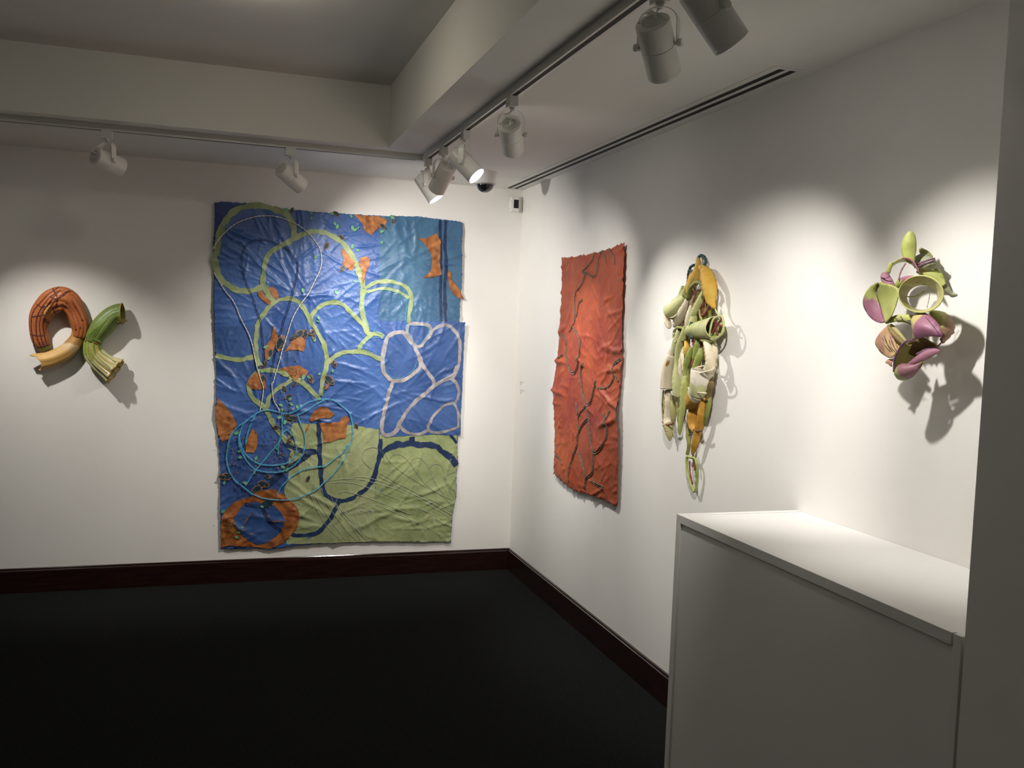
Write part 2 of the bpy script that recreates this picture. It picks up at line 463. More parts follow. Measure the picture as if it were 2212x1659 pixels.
def fill2d(poly, step, jag=0.0, bstep=None):
    B = resample(poly, bstep or step)
    if jag:
        T = np.roll(B, -1, 0)-np.roll(B, 1, 0); T /= np.linalg.norm(T, axis=1)[:, None]+1e-12
        nz = nrg.normal(0, 1, len(B)); nz = .6*nz+.4*np.roll(nz, 1)
        B = B+np.stack([-T[:, 1], T[:, 0]], 1)*(nz*jag)[:, None]
    lo, hi = B.min(0), B.max(0)
    gx, gy = np.meshgrid(np.arange(lo[0], hi[0]+step, step), np.arange(lo[1], hi[1]+step, step*.87))
    gx = gx+(np.arange(gx.shape[0]) % 2)[:, None]*step*.5
    G = np.stack([gx.ravel(), gy.ravel()], 1)
    G = G[inside(B, G)]
    if len(G): G = G[seg_dist(B, G) > step*.42]
    n = len(B)
    co = [Vector(p) for p in B]+[Vector(p) for p in G]
    ed = [(i, (i+1) % n) for i in range(n)]
    r = delaunay_2d_cdt(co, ed, [], 1, 1e-7)
    return np.array([tuple(v) for v in r[0]]), [tuple(f) for f in r[2]]

class Cloth:
    """a hung textile: a height field over wall coordinates (a along the wall, z up)"""
    def __init__(s, plane, a0, a1, z0, z1, step, base):
        s.plane = plane; s.step = step; s.base = base
        s.a = np.arange(a0, a1+step, step); s.z = np.arange(z0, z1+step, step)
        s.h = np.zeros((len(s.z), len(s.a)))
    def crease(s, p, ang, length, width, amp):
        c, n = np.array([math.cos(ang), math.sin(ang)]), np.array([-math.sin(ang), math.cos(ang)])
        R = length*.5+4*width
        i0, i1 = np.searchsorted(s.a, [p[0]-R, p[0]+R]); j0, j1 = np.searchsorted(s.z, [p[1]-R, p[1]+R])
        if i1 <= i0 or j1 <= j0: return
        A, Z = np.meshgrid(s.a[i0:i1]-p[0], s.z[j0:j1]-p[1])
        u, v = A*c[0]+Z*c[1], A*n[0]+Z*n[1]
        v = v+.12*width*np.sin(u/width*1.1+p[0]*50)+u*u*nrg.normal(0, .5)
        env = np.clip(1-(2*u/length)**2, 0, 1)
        q = v/width
        # a sharp crest with a softer far side
        prof = np.where(q > 0, np.exp(-q*1.5), np.exp(-(q*1.6)**2))
        s.h[j0:j1, i0:i1] += amp*env*prof
    def wave(s, ka, kz, ph, amp):
        A, Z = np.meshgrid(s.a, s.z); s.h += amp*np.sin(ka*A+kz*Z+ph)
    def H(s, a, z):
        x = np.clip((np.asarray(a)-s.a[0])/s.step, 0, len(s.a)-1.001); y = np.clip((np.asarray(z)-s.z[0])/s.step, 0, len(s.z)-1.001)
        i, j = x.astype(int), y.astype(int); fx, fy = x-i, y-j
        h = s.h
        return (h[j, i]*(1-fx)+h[j, i+1]*fx)*(1-fy)+(h[j+1, i]*(1-fx)+h[j+1, i+1]*fx)*fy
    def pos(s, az, off=0.0):
        az = np.asarray(az); d = s.base+s.H(az[:, 0], az[:, 1])+off
        if s.plane == 'back': return np.stack([az[:, 0], -d, az[:, 1]], 1)
        return np.stack([-d, az[:, 0], az[:, 1]], 1)
    def wall(s, pts):
        if s.plane == 'back': return np.array([[BW(x, y, s.base+.005)[0], BW(x, y, s.base+.005)[2]] for x, y in pts])
        return np.array([[RW(x, y, s.base+.005)[1], RW(x, y, s.base+.005)[2]] for x, y in pts])
    def faces(s, F): return F if s.plane == 'back' else [f[::-1] for f in F]
    def patch(s, name, pix, m, off, parent, step=.011, jag=.0012, bstep=.007, raw=False):
        P = np.asarray(pix) if raw else s.wall(pix)
        V, F = fill2d(P, step, jag, bstep)
        o = add_obj(name, s.pos(V, off), s.faces(F), m, parent)
        return o
    def band(s, name, pix, width, m, off, parent, closed=False, jag=.17, across=4, step=.009):
        C = spline(s.wall(pix), step=step, closed=closed)
        T = (np.roll(C, -1, 0)-np.roll(C, 1, 0)) if closed else np.gradient(C, axis=0)
        T /= np.linalg.norm(T, axis=1)[:, None]+1e-12
        Nn = np.stack([-T[:, 1], T[:, 0]], 1); k = len(C)
        def nz():
            a = nrg.normal(0, 1, k); a = (a+np.roll(a, 1)+np.roll(a, 2)+np.roll(a, 3))/2; return 1+jag*a
        l, r = width*.5*nz(), width*.5*nz()
        V = []
        for j in range(across+1):
            t = j/across
            V.append(C+Nn*((r*(1-t)*-1+l*t))[:, None])
        V = np.stack(V, 1).reshape(-1, 2); m_ = across+1; F = []
        for i in range(k if closed else k-1):
            i2 = (i+1) % k
            for j in range(across): F.append((i*m_+j, i2*m_+j, i2*m_+j+1, i*m_+j+1))
        return add_obj(name, s.pos(V, off), s.faces(F), m, parent)
    def cord(s, name, pix, r, m, off, parent, closed=False, n=6, double=0.0, wob=0.0, beads=False):
        C = spline(s.wall(pix), step=.008, closed=closed)
        parts = []
        for sg in ((0,) if not double else (-1, 1)):
            D = C.copy()
            T = np.gradient(C, axis=0); T /= np.linalg.norm(T, axis=1)[:, None]+1e-12
            Nn = np.stack([-T[:, 1], T[:, 0]], 1)
            D = D+Nn*(sg*double+nrg.normal(0, 1, len(C))*wob)[:, None]
            rr = r*(1+(.35*np.sin(np.arange(len(D))*1.9) if beads else .15*nrg.normal(0, 1, len(D))))
            parts.append(tube_vf(s.pos(D, off), rr, n, closed))
        V, F = merge(parts)
        return add_obj(name, V, F, m, parent)

def ZM(x0, y0, w, zw):
    k = zw/w
    return lambda pts: [(x0+p[0]/k, y0+p[1]/k)+tuple(p[2:]) for p in pts]
A_ = ZM(440, 420, 580, 2212); Bz = ZM(440, 780, 580, 2212)
ZP = 1/3.8138*.00287          # metres on the back wall per traced unit

# ---- colours of the blue textile
M['blue'] = mat('blue_cloth', (.022, .065, .235), (.070, .155, .40), 2.6, .38, .5, 38, lo=.3, hi=.7, bdist=.006)
M['blue_dk'] = mat('deep_blue_cloth', (.018, .05, .185), (.045, .10, .27), 4, .45, .5, 38, bdist=.006)
M['blue_mid'] = mat('mid_blue_cloth', (.024, .065, .205), (.046, .105, .285), 3, .42, .5, 30, bdist=.006)
M['teal'] = mat('teal_cloth', (.030, .095, .19), (.065, .16, .27), 3, .42, .5, 34, bdist=.006)
M['navy'] = mat('navy_paint', (.006, .018, .060), (.012, .035, .105), 14, .5, .2, 50)
M['cornflower'] = mat('corner_blue', (.012, .028, .15), (.02, .045, .20), 8, .5, .3, 40)
M['olive'] = mat('green_band_cloth', (.20, .265, .115), (.32, .385, .19), 9, .5, .35, 60, bdist=.003)
M['field'] = mat('green_field_cloth', (.22, .265, .12), (.37, .41, .21), 4, .45, .5, 34, lo=.3, hi=.7, bdist=.006)
M['field2'] = mat('sage_field_cloth', (.22, .27, .115), (.32, .37, .17), 5, .45, .5, 34, bdist=.006)
M['rust'] = mat('rust_cloth', (.22, .07, .02), (.43, .17, .05), 26, .5, .4, 70, detail=7, bdist=.003)
M['rust_dk'] = mat('brown_rust_cloth', (.16, .045, .012), (.40, .135, .03), 20, .5, .4, 60, detail=7)
M['mauve'] = mat('mauve_band_cloth', (.20, .185, .195), (.36, .335, .345), 16, .5, .3, 60)
M['leafdk'] = mat('dark_leaf', (.006, .022, .035), (.014, .045, .065), 30, .5)
M['leafgr'] = mat('emerald_leaf', (.05, .25, .11), (.16, .42, .22), 30, .5)
M['leafbr'] = mat('brown_leaf', (.13, .075, .02), (.24, .15, .05), 50, .6)
M['cream_cord'] = mat('cream_cord', (.72, .67, .58), None, rough=.7)
M['navy_thread'] = mat('navy_thread', (.018, .03, .10), None, rough=.7)
M['cyan'] = mat('cyan_cord', (.06, .36, .55), (.12, .48, .66), 60, .6)
M['pale_thread'] = mat('pale_thread', (.52, .56, .42), None, rough=.7)
M['grey_thread'] = mat('grey_thread', (.20, .21, .19), None, rough=.7)
M['rust_thread'] = mat('rust_thread', (.30, .14, .06), None, rough=.7)

bc = Cloth('back', -2.02, -.34, .14, 2.40, .006, .010)
def to_w(c, p): return c.wall([p])[0]
centers = [to_w(bc, p) for p in ((600, 900), (650, 640), (860, 850), (730, 1120), (880, 560))]
for i in range(1100):
    p = np.array([nrg.uniform(-1.98, -.38), nrg.uniform(.18, 2.36)])
    d = [np.linalg.norm(p-c) for c in centers]; c = centers[int(np.argmin(d))]
    v = p-c; ang = math.atan2(v[1], v[0])+nrg.normal(0, .28)
    if nrg.random() < .22: ang = nrg.uniform(0, math.pi)
    bc.crease(p, ang, nrg.uniform(.06, .30), nrg.uniform(.004, .011), abs(nrg.normal(0, 1))*.0040+.0008)
for i in range(90):
    p = np.array([nrg.uniform(-1.98, -.38), nrg.uniform(.18, 2.36)])
    d = [np.linalg.norm(p-c) for c in centers]; v = p-centers[int(np.argmin(d))]
    bc.crease(p, math.atan2(v[1], v[0])+nrg.normal(0, .3), nrg.uniform(.2, .5), nrg.uniform(.014, .032), nrg.uniform(.004, .010))
bc.wave(9, 3, .4, .0025); bc.wave(-4, 11, 1.2, .002)
bc.h -= bc.h.min()
bc.h = np.minimum(bc.h, .045)

bt = thing('wall_textile', (-1.17, -.012, .22), 'huge crumpled blue and green stitched textile covering the back wall', 'textile')
outline = A_([(90, 65), (130, 60), (400, 75), (700, 125), (1000, 150), (1250, 165), (1450, 175), (1750, 180), (2000, 210), (2130, 230),
              (2135, 300), (2125, 450), (2130, 600), (2128, 720), (2112, 900), (2105, 1050), (2105, 1300)]) + \
          Bz([(2095, 100), (2095, 600), (2090, 700), (2095, 860), (2085, 900), (2080, 1100), (2050, 1250), (2035, 1490),
              (1500, 1485), (1000, 1500), (760, 1520), (560, 1548), (480, 1545), (140, 1548), (135, 1200), (135, 900), (120, 650), (97, 470), (105, 100)]) + \
          A_([(95, 1300), (85, 1100), (80, 800), (85, 640), (75, 450), (90, 250)])
base_cloth = bc.patch('base_cloth', outline, M['blue'], 0, bt, step=.0078, jag=.0024, bstep=.006)
solidify(base_cloth, .0016, -1)
# sewn panels
bc.patch('panel', A_([(90, 66), (330, 90), (240, 140), (160, 240), (112, 380), (92, 400), (78, 440), (90, 250)]), M['cornflower'], .0012, bt)
bc.patch('panel', A_([(1450, 178), (1750, 183), (2000, 213), (2128, 233), (2123, 450), (2128, 600), (2126, 730), (2110, 900), (2103, 1048), (1440, 1040), (1445, 600)]), M['teal'], .0012, bt)
bc.patch('panel', Bz([(138, 690), (640, 690), (720, 740), (700, 800), (690, 1000), (650, 1060), (440, 1065), (250, 1150), (140, 1180)]), M['blue_dk'], .0012, bt)
bc.patch('panel', A_([(90, 1090), (440, 1080), (760, 1110), (800, 1250), (760, 1420), (430, 1500), (108, 1490), (98, 1300)]), M['blue_mid'], .0010, bt)
bc.patch('panel', Bz([(735, 510), (850, 515), (1000, 520), (1250, 530), (1445, 565), (1430, 800), (1410, 1100), (1410, 1484), (1000, 1498), (680, 1508),
                      (690, 1200), (660, 1060), (700, 950), (700, 800), (720, 740), (660, 690), (700, 620)]), M['field'], .0014, bt, step=.010)
bc.patch('panel', Bz([(1450, 560), (1700, 600), (2085, 604), (2088, 700), (2092, 860), (2082, 900), (2078, 1100), (2048, 1250), (2033, 1488), (1405, 1484), (1410, 1100), (1440, 800)]), M['field2'], .0018, bt, step=.010)
rp = bc.patch('panel', A_([(1560, 1140), (1640, 1120), (1700, 1062), (1850, 1060), (1900, 1100), (1960, 1060), (2150, 1052), (2140, 1300), (2130, 1560)]) +
              Bz([(2130, 200), (2115, 450), (2115, 600), (2080, 612), (1900, 606), (1700, 612), (1500, 627), (1450, 600), (1480, 400), (1530, 220), (1565, 150)]) +
              A_([(1490, 1500), (1468, 1430), (1470, 1350), (1490, 1230)]), M['blue_mid'], .0034, bt, step=.010, jag=.0015)
rp['label'] = 'loose mid blue panel at the right edge'
# pieces of dark paint bands
k = ZP
for pts, w in [(A_([(1945, 212), (1950, 500), (1950, 800), (1955, 1046)]), 24), (A_([(1995, 214), (1985, 400), (1995, 600), (1985, 800), (1990, 1046)]), 27),
               (Bz([(950, 480), (950, 600), (955, 740), (960, 860), (970, 960), (985, 1060), (1030, 1120), (1100, 1150), (1180, 1145), (1260, 1105), (1340, 1050), (1400, 960), (1430, 860), (1450, 740), (1455, 640)]), 36),
               (Bz([(1450, 780), (1500, 730), (1580, 690), (1680, 680), (1780, 690), (1900, 700), (1980, 750), (2050, 810), (2088, 858)]), 50),
               (Bz([(1715, 622), (1720, 680)]), 42), (Bz([(2030, 600), (2085, 675)]), 26),
               (Bz([(1120, 1150), (1080, 1230), (1030, 1310), (960, 1390), (890, 1430), (800, 1435), (715, 1425)]), 34),
               (Bz([(930, 745), (860, 770), (780, 830), (690, 890), (610, 950), (560, 1000), (520, 1040)]), 44),
               (Bz([(650, 670), (730, 710), (800, 735), (920, 740)]), 30), (Bz([(960, 200), (962, 310)]), 18)]:
    bc.band('navy_band', pts, w*k, M['navy'], .0032, bt)
# green bands
for pts, w in [(A_([(440, 95), (330, 105), (240, 150), (170, 240), (130, 340), (105, 450), (98, 560), (120, 660), (170, 730), (240, 775), (330, 795), (420, 785), (500, 745)]), 46),
               (A_([(440, 95), (520, 105), (600, 130), (680, 170), (720, 220), (740, 290), (752, 360)]), 48),
               (A_([(490, 760), (488, 690), (497, 600), (530, 510), (590, 450), (680, 400), (750, 360), (820, 330), (900, 308), (980, 312), (1060, 345), (1140, 395), (1200, 470), (1250, 560), (1280, 650), (1315, 770)]), 42),
               (A_([(490, 745), (520, 800), (550, 860), (575, 895)]), 46),
               (A_([(575, 890), (640, 865), (700, 855), (760, 875), (820, 930), (850, 985), (875, 1040), (920, 1110), (970, 1190), (1000, 1270), (1015, 1350), (1005, 1440), (985, 1500), (972, 1560)]), 36),
               (A_([(575, 890), (520, 950), (460, 1040), (435, 1120), (430, 1200), (435, 1300), (440, 1370), (475, 1420)]), 34),
               (Bz([(978, 150), (970, 220), (965, 285)]), 34),
               (A_([(875, 1040), (900, 980), (950, 930), (1020, 895), (1080, 890), (1140, 905), (1200, 960), (1260, 1020), (1310, 1070), (1340, 1130), (1380, 1150), (1440, 1150), (1480, 1175)]), 34),
               (A_([(1318, 775), (1308, 850), (1300, 920), (1310, 990), (1330, 1060), (1352, 1125)]), 40),
               (A_([(1325, 775), (1400, 732), (1480, 715), (1560, 720), (1630, 740), (1690, 790), (1710, 860), (1700, 940), (1690, 1000), (1688, 1058)]), 32),
               (A_([(1330, 800), (1400, 790), (1470, 775), (1560, 785), (1620, 810), (1690, 855)]), 26),
               (A_([(1010, 1390), (1050, 1360), (1100, 1320), (1180, 1295), (1270, 1295), (1340, 1305), (1400, 1330), (1475, 1362)]), 36),
               (A_([(1280, 1295), (1300, 1230), (1350, 1185), (1385, 1155)]), 32),
               (A_([(100, 1325), (200, 1350), (300, 1360), (400, 1340), (430, 1320)]), 36),
               (Bz([(440, 95), (390, 150), (372, 220), (400, 290), (450, 340), (500, 380), (530, 430), (560, 500), (600, 560), (650, 620), (690, 665)]), 40),
               (Bz([(440, 95), (500, 75), (580, 75), (640, 90), (720, 130), (800, 170), (870, 230), (930, 290), (960, 320)]), 40),
               (Bz([(520, 380), (540, 300), (590, 240), (650, 200), (725, 155)]), 34)]:
    bc.band('green_band', pts, w*k, M['olive'], .0040, bt)
# mauve bands
for pts, w, cl in [(A_([(1690, 1070), (1760, 1065), (1840, 1075), (1870, 1110), (1860, 1160), (1820, 1210), (1790, 1245), (1750, 1250), (1720, 1225), (1700, 1180), (1675, 1130)]), 27, True),
                   (A_([(1650, 1140), (1580, 1140), (1520, 1170), (1490, 1250), (1475, 1340), (1475, 1430), (1500, 1490), (1560, 1530), (1640, 1530), (1720, 1480), (1780, 1420), (1775, 1340), (1750, 1280), (1710, 1220)]), 34, True),
                   (A_([(1790, 1250), (1840, 1180), (1900, 1110), (1960, 1078), (2030, 1088), (2080, 1140), (2108, 1220), (2108, 1320), (2100, 1400), (2070, 1480), (2040, 1530)]), 28, False),
                   (A_([(1780, 1330), (1800, 1400), (1850, 1470), (1890, 1530), (1900, 1580)]), 30, False),
                   (Bz([(1570, 150), (1540, 220), (1510, 310), (1490, 400), (1470, 480), (1462, 560), (1490, 608), (1540, 606), (1590, 560), (1620, 500), (1670, 420), (1740, 340), (1820, 270), (1890, 210), (1960, 170), (2030, 130), (2065, 100), (2085, 40)]), 32, False),
                   (Bz([(2030, 140), (2080, 180), (2100, 240), (2090, 300), (2068, 340)]), 25, False),
                   (Bz([(2060, 340), (1990, 360), (1930, 410), (1880, 470), (1850, 540), (1870, 580), (1930, 588), (1990, 580), (2050, 560), (2100, 540)]), 25, False),
                   (Bz([(2060, 340), (2088, 400), (2100, 460), (2096, 540)]), 22, False),
                   (Bz([(1610, 530), (1650, 570), (1700, 598), (1780, 598), (1850, 570)]), 25, False)]:
    bc.band('mauve_band', pts, w*k, M['mauve'], .0050, bt, closed=cl)
# rust patches
rust = [A_(p) for p in (
    [(1235, 165), (1330, 175), (1450, 180), (1510, 210), (1500, 245), (1440, 275), (1400, 310), (1380, 335), (1325, 305), (1310, 250), (1270, 200)],
    [(1130, 440), (1165, 465), (1200, 510), (1245, 560), (1240, 600), (1215, 635), (1170, 600), (1140, 570), (1150, 520), (1130, 480)],
    [(1290, 520), (1340, 510), (1370, 530), (1360, 590), (1335, 640), (1325, 700), (1310, 740), (1300, 690), (1300, 630), (1275, 570)],
    [(1760, 360), (1820, 365), (1920, 320), (1950, 390), (1945, 480), (1940, 560), (1960, 660), (1900, 680), (1800, 690), (1860, 640), (1880, 570), (1870, 490), (1820, 410)],
    [(2010, 620), (2035, 650), (2040, 700), (2080, 750), (2110, 790), (2142, 860), (2100, 855), (2050, 820), (2020, 750), (2005, 680)],
    [(525, 765), (570, 760), (610, 800), (620, 850), (590, 865), (560, 830), (540, 790)],
    [(445, 800), (480, 795), (510, 840), (555, 880), (550, 915), (510, 895), (470, 860), (450, 830)],
    [(575, 1075), (600, 1140), (615, 1180), (590, 1240), (570, 1290), (530, 1350), (510, 1370), (500, 1290), (515, 1240), (550, 1200), (565, 1130)],
    [(800, 1165), (835, 1190), (840, 1260), (820, 1295), (770, 1280), (710, 1280), (660, 1300), (700, 1250), (720, 1210)])]
rust += [Bz(p) for p in (
    [(610, 70), (680, 45), (790, 35), (860, 85), (840, 130), (790, 130), (760, 160), (720, 130), (680, 80)],
    [(430, 95), (470, 110), (500, 150), (520, 225), (470, 235), (400, 230), (360, 195), (370, 140)],
    [(115, 300), (170, 360), (210, 400), (245, 460), (275, 520), (245, 580), (210, 640), (150, 665), (124, 610), (102, 500), (95, 400)],
    [(405, 550), (440, 600), (445, 660), (435, 720), (410, 755), (345, 750), (345, 690), (365, 630), (385, 590)],
    [(960, 375), (1010, 375), (1040, 405), (1080, 435), (1040, 470), (960, 470), (890, 500), (870, 480), (900, 420)],
    [(950, 510), (1050, 505), (1120, 500), (1130, 470), (1170, 450), (1205, 480), (1180, 530), (1170, 635), (1110, 640), (1050, 665), (985, 670), (990, 610), (970, 560)],
    [(872, 510), (862, 560), (832, 602), (842, 560)])]
for p in rust:
    bc.patch('rust_patch', p, M['rust'], .0060, bt, jag=.001, bstep=.006)
bc.patch('rust_ring', Bz([(430, 1070), (580, 1050), (650, 1090), (700, 1140), (770, 1200), (790, 1280), (770, 1370), (720, 1430), (650, 1500), (540, 1542), (400, 1530), (200, 1520), (142, 1540), (140, 1420), (145, 1300), (170, 1240), (250, 1160), (330, 1130), (400, 1110)]), M['rust_dk'], .0056, bt)
bc.patch('blue_disc', Bz([(330, 1180), (420, 1160), (520, 1170), (580, 1190), (640, 1250), (670, 1310), (640, 1390), (600, 1440), (530, 1490), (450, 1515), (390, 1490), (300, 1420), (250, 1350), (250, 1290)]), M['blue_mid'], .0072, bt)
bc.band('navy_band', Bz([(340, 1180), (420, 1190), (480, 1195), (505, 1260), (560, 1340), (640, 1400)]), 28*k, M['navy'], .0084, bt)
# leaves
def leaf(c, cx, cy, L, Wd, ang, m, name, off, parent):
    p = c.wall([(cx, cy)])[0]
    u = np.array([math.cos(ang), math.sin(ang)]); v = np.array([-u[1], u[0]])
    P = [p+u*L*x+v*Wd*y for x, y in ((-.5, 0), (-.3, .36), (0, .5), (.28, .38), (.5, 0), (.25, -.42), (-.05, -.5), (-.32, -.33))]
    return c.patch(name, P, m, off, parent, step=.012, jag=.0, bstep=.009, raw=True)
dk = A_([(725, 135), (1090, 160), (1560, 215), (1475, 265), (1135, 355), (1010, 425), (1140, 610), (785, 1150), (840, 1145), (890, 1135), (635, 1225), (735, 1180),
         (905, 1170), (550, 1305), (512, 1390), (480, 1420), (490, 1510), (1075, 1395)]) + \
     Bz([(1035, 155), (880, 145), (1010, 210), (665, 225), (700, 290), (492, 140), (740, 470), (1255, 530), (180, 950), (530, 950), (490, 1010), (440, 1050), (860, 965),
         (750, 185), (700, 460), (715, 640), (600, 545)])
big = {7: 1.5, 8: 1.4, 10: 2.0, 18: 1.6, 19: 1.3, 26: 1.7, 28: 1.5, 29: 1.6, 24: 1.3}
for i, (x, y) in enumerate(dk):
    s_ = big.get(i, 1.0)*nrg.uniform(1.15, 1.55)
    a = nrg.uniform(0, math.pi)
    o = leaf(bc, x, y, .036*s_, .020*s_, a, M['rust_thread'], 'leaf_edge', .0088, bt)
    leaf(bc, x, y, .031*s_, .016*s_, a, M['leafdk'], 'dark_leaf', .0096, bt)
leaf(bc, *Bz([(525, 1172)])[0], .07, .048, .2, M['leafdk'], 'dark_leaf', .0100, bt)
gr = A_([(685, 130), (885, 195), (880, 152), (1100, 265), (1080, 240), (1225, 275), (1272, 275), (1245, 292), (1215, 180), (1465, 305), (1467, 395), (1225, 430), (1265, 460),
         (910, 1195), (815, 790), (920, 515), (1240, 715), (1550, 185), (1090, 805), (945, 1015), (940, 1045), (540, 1350), (510, 1255), (1055, 160)]) + \
     Bz([(480, 80), (515, 85), (950, 105), (865, 130), (1060, 80), (710, 310), (635, 360), (645, 400), (625, 460), (670, 500), (770, 375), (720, 350), (650, 870), (300, 790),
         (170, 1000), (325, 1360), (285, 1410), (275, 1450), (480, 1195), (160, 1235), (820, 130), (300, 740), (270, 590), (205, 700), (340, 1000), (690, 890), (605, 720), (430, 800)])
for x, y in gr:
    s_ = nrg.uniform(.85, 1.35)
    leaf(bc, x, y, .027*s_, .016*s_, nrg.uniform(0, math.pi), M['leafgr'], 'green_leaf', .0098, bt)
# a dust of tiny brown leaves along the rings, too small to pick apart
sv, sf, so = [], [], 0
cent = [(560, 330), (650, 300), (700, 420), (640, 560), (560, 660), (250, 600), (230, 760), (260, 900), (340, 1000), (430, 880), (600, 860), (700, 830), (780, 700), (310, 640),
        (330, 1080), (250, 1400), (200, 1380), (230, 1300), (650, 470), (760, 130), (700, 100), (480, 1190), (640, 760), (380, 540)]
for i in range(330):
    cx, cy = cent[rng.randrange(len(cent))]
    x, y = Bz([(cx+nrg.normal(0, 48), cy+nrg.normal(0, 48))])[0]
    p = bc.wall([(x, y)])[0]; a = nrg.uniform(0, math.pi); u = np.array([math.cos(a), math.sin(a)]); v = np.array([-u[1], u[0]])
    L_, w_ = nrg.uniform(.008, .016), nrg.uniform(.005, .009)
    q = np.array([p-u*L_*.5, p-v*w_*.5, p+u*L_*.5, p+v*w_*.5])
    sv.append(bc.pos(q, .0112)); sf.append((so, so+1, so+2, so+3)); so += 4
o = add_obj('tiny_leaves', np.vstack(sv), sf, M['leafbr'], bt); o['kind'] = 'stuff'
# cords and threads
WHT = A_([(80, 450), (110, 390), (170, 320), (260, 245), (370, 200), (460, 180), (560, 180), (660, 200), (760, 245), (850, 310), (920, 390), (960, 460), (970, 560), (950, 640), (910, 720), (860, 820),
          (800, 900), (740, 1000), (710, 1080), (680, 1180), (650, 1270), (620, 1380), (590, 1480), (570, 1550)]) + Bz([(560, 180), (565, 260), (580, 330), (610, 380), (630, 420)])
bc.cord('cream_cord', WHT, .0026, M['cream_cord'], .0110, bt, beads=True)
bc.cord('cream_cord', A_([(84, 645), (130, 720), (180, 800), (230, 860), (270, 930), (295, 1000), (330, 1070), (370, 1150), (400, 1240), (420, 1340), (440, 1430), (470, 1530)]) + Bz([(490, 220), (480, 320), (460, 410)]), .0026, M['cream_cord'], .0110, bt, beads=True)
for pts in (A_([(335, 690), (315, 580), (320, 500), (350, 420), (420, 380), (480, 375), (560, 390), (640, 425), (720, 480), (760, 540), (775, 600), (760, 700), (740, 780), (720, 860), (690, 960), (660, 1040), (640, 1120), (600, 1250), (570, 1400), (550, 1500)]),
            A_([(335, 690), (370, 780), (410, 870), (440, 970), (470, 1050), (480, 1150), (490, 1250), (500, 1400)])):
    bc.cord('navy_thread', pts, .0013, M['navy_thread'], .0060, bt, double=.0040, wob=.0006)
CY = [[(630, 420), (520, 400), (430, 430), (350, 490), (270, 550), (220, 620), (195, 720), (190, 820), (210, 900), (250, 970), (320, 1030), (400, 1090), (500, 1130), (620, 1140), (720, 1135), (820, 1105), (920, 1060), (1000, 990),
       (1080, 910), (1150, 810), (1200, 700), (1225, 600), (1220, 500), (1200, 430), (1140, 370), (1080, 325), (1000, 310), (920, 320), (840, 350), (770, 400), (700, 430), (640, 425)],
      [(770, 440), (800, 520), (830, 600), (835, 680), (810, 770), (760, 840), (690, 890), (610, 910), (520, 910), (430, 890), (370, 840), (320, 760), (290, 680), (295, 600), (320, 530), (350, 490)],
      [(690, 560), (740, 620), (760, 700), (750, 780), (700, 830), (620, 850), (540, 855), (450, 840), (360, 780), (310, 700), (290, 600)],
      [(640, 420), (645, 520), (640, 620), (610, 680), (560, 740), (500, 810), (440, 880), (400, 930), (370, 980), (340, 1030)],
      [(430, 430), (385, 520), (355, 620), (345, 690)], [(690, 560), (650, 590), (620, 660), (610, 770)],
      [(600, 1100), (640, 1030), (720, 950), (820, 890), (920, 870), (1000, 860), (1080, 800), (1140, 750), (1190, 680)],
      [(770, 440), (840, 410), (900, 370), (950, 340), (990, 320)]]
for p in CY: bc.cord('cyan_cord', Bz(p), .0016, M['cyan'], .0120, bt, double=.0022, wob=.0006)
for p in (A_([(1670, 1110), (1662, 1000), (1675, 900), (1640, 830), (1560, 800), (1470, 785), (1400, 800), (1330, 830), (1315, 900), (1330, 990), (1350, 1080), (1400, 1125), (1470, 1160), (1485, 1195)]),
          A_([(1300, 1280), (1340, 1210), (1400, 1175), (1480, 1190)]), A_([(1500, 1200), (1495, 1300), (1490, 1400), (1540, 1500), (1630, 1508), (1720, 1450), (1755, 1380)]),
          A_([(1690, 1090), (1690, 1150), (1740, 1220), (1790, 1230), (1840, 1150), (1850, 1100), (1780, 1080), (1700, 1085)])):
    bc.cord('cyan_thread', p, .0011, M['cyan'], .0066, bt, wob=.0008)
GT = [[(1380, 890), (1310, 820), (1310, 760), (1350, 720), (1420, 715), (1480, 760), (1560, 860), (1700, 960), (1850, 1050), (2050, 1150)],
      [(1530, 820), (1550, 780), (1610, 770), (1680, 820), (1750, 920), (1830, 1020), (1930, 1090), (2050, 1190)],
      [(1700, 840), (1720, 810), (1780, 800), (1840, 860), (1880, 950), (1930, 1040), (1980, 1100)],
      [(1860, 880), (1900, 850), (1960, 870), (1985, 960), (2020, 1060), (2060, 1140)], [(1980, 980), (2010, 940), (2075, 910)],
      [(1440, 920), (1600, 1010), (1800, 1110), (2045, 1230)], [(1440, 950), (1650, 1060), (1850, 1160), (2040, 1270)], [(1110, 850), (1120, 800), (1150, 760), (1210, 745)]]
for p in GT: bc.cord('grey_thread', Bz(p), .0010, M['grey_thread'], .0034, bt, wob=.0004)
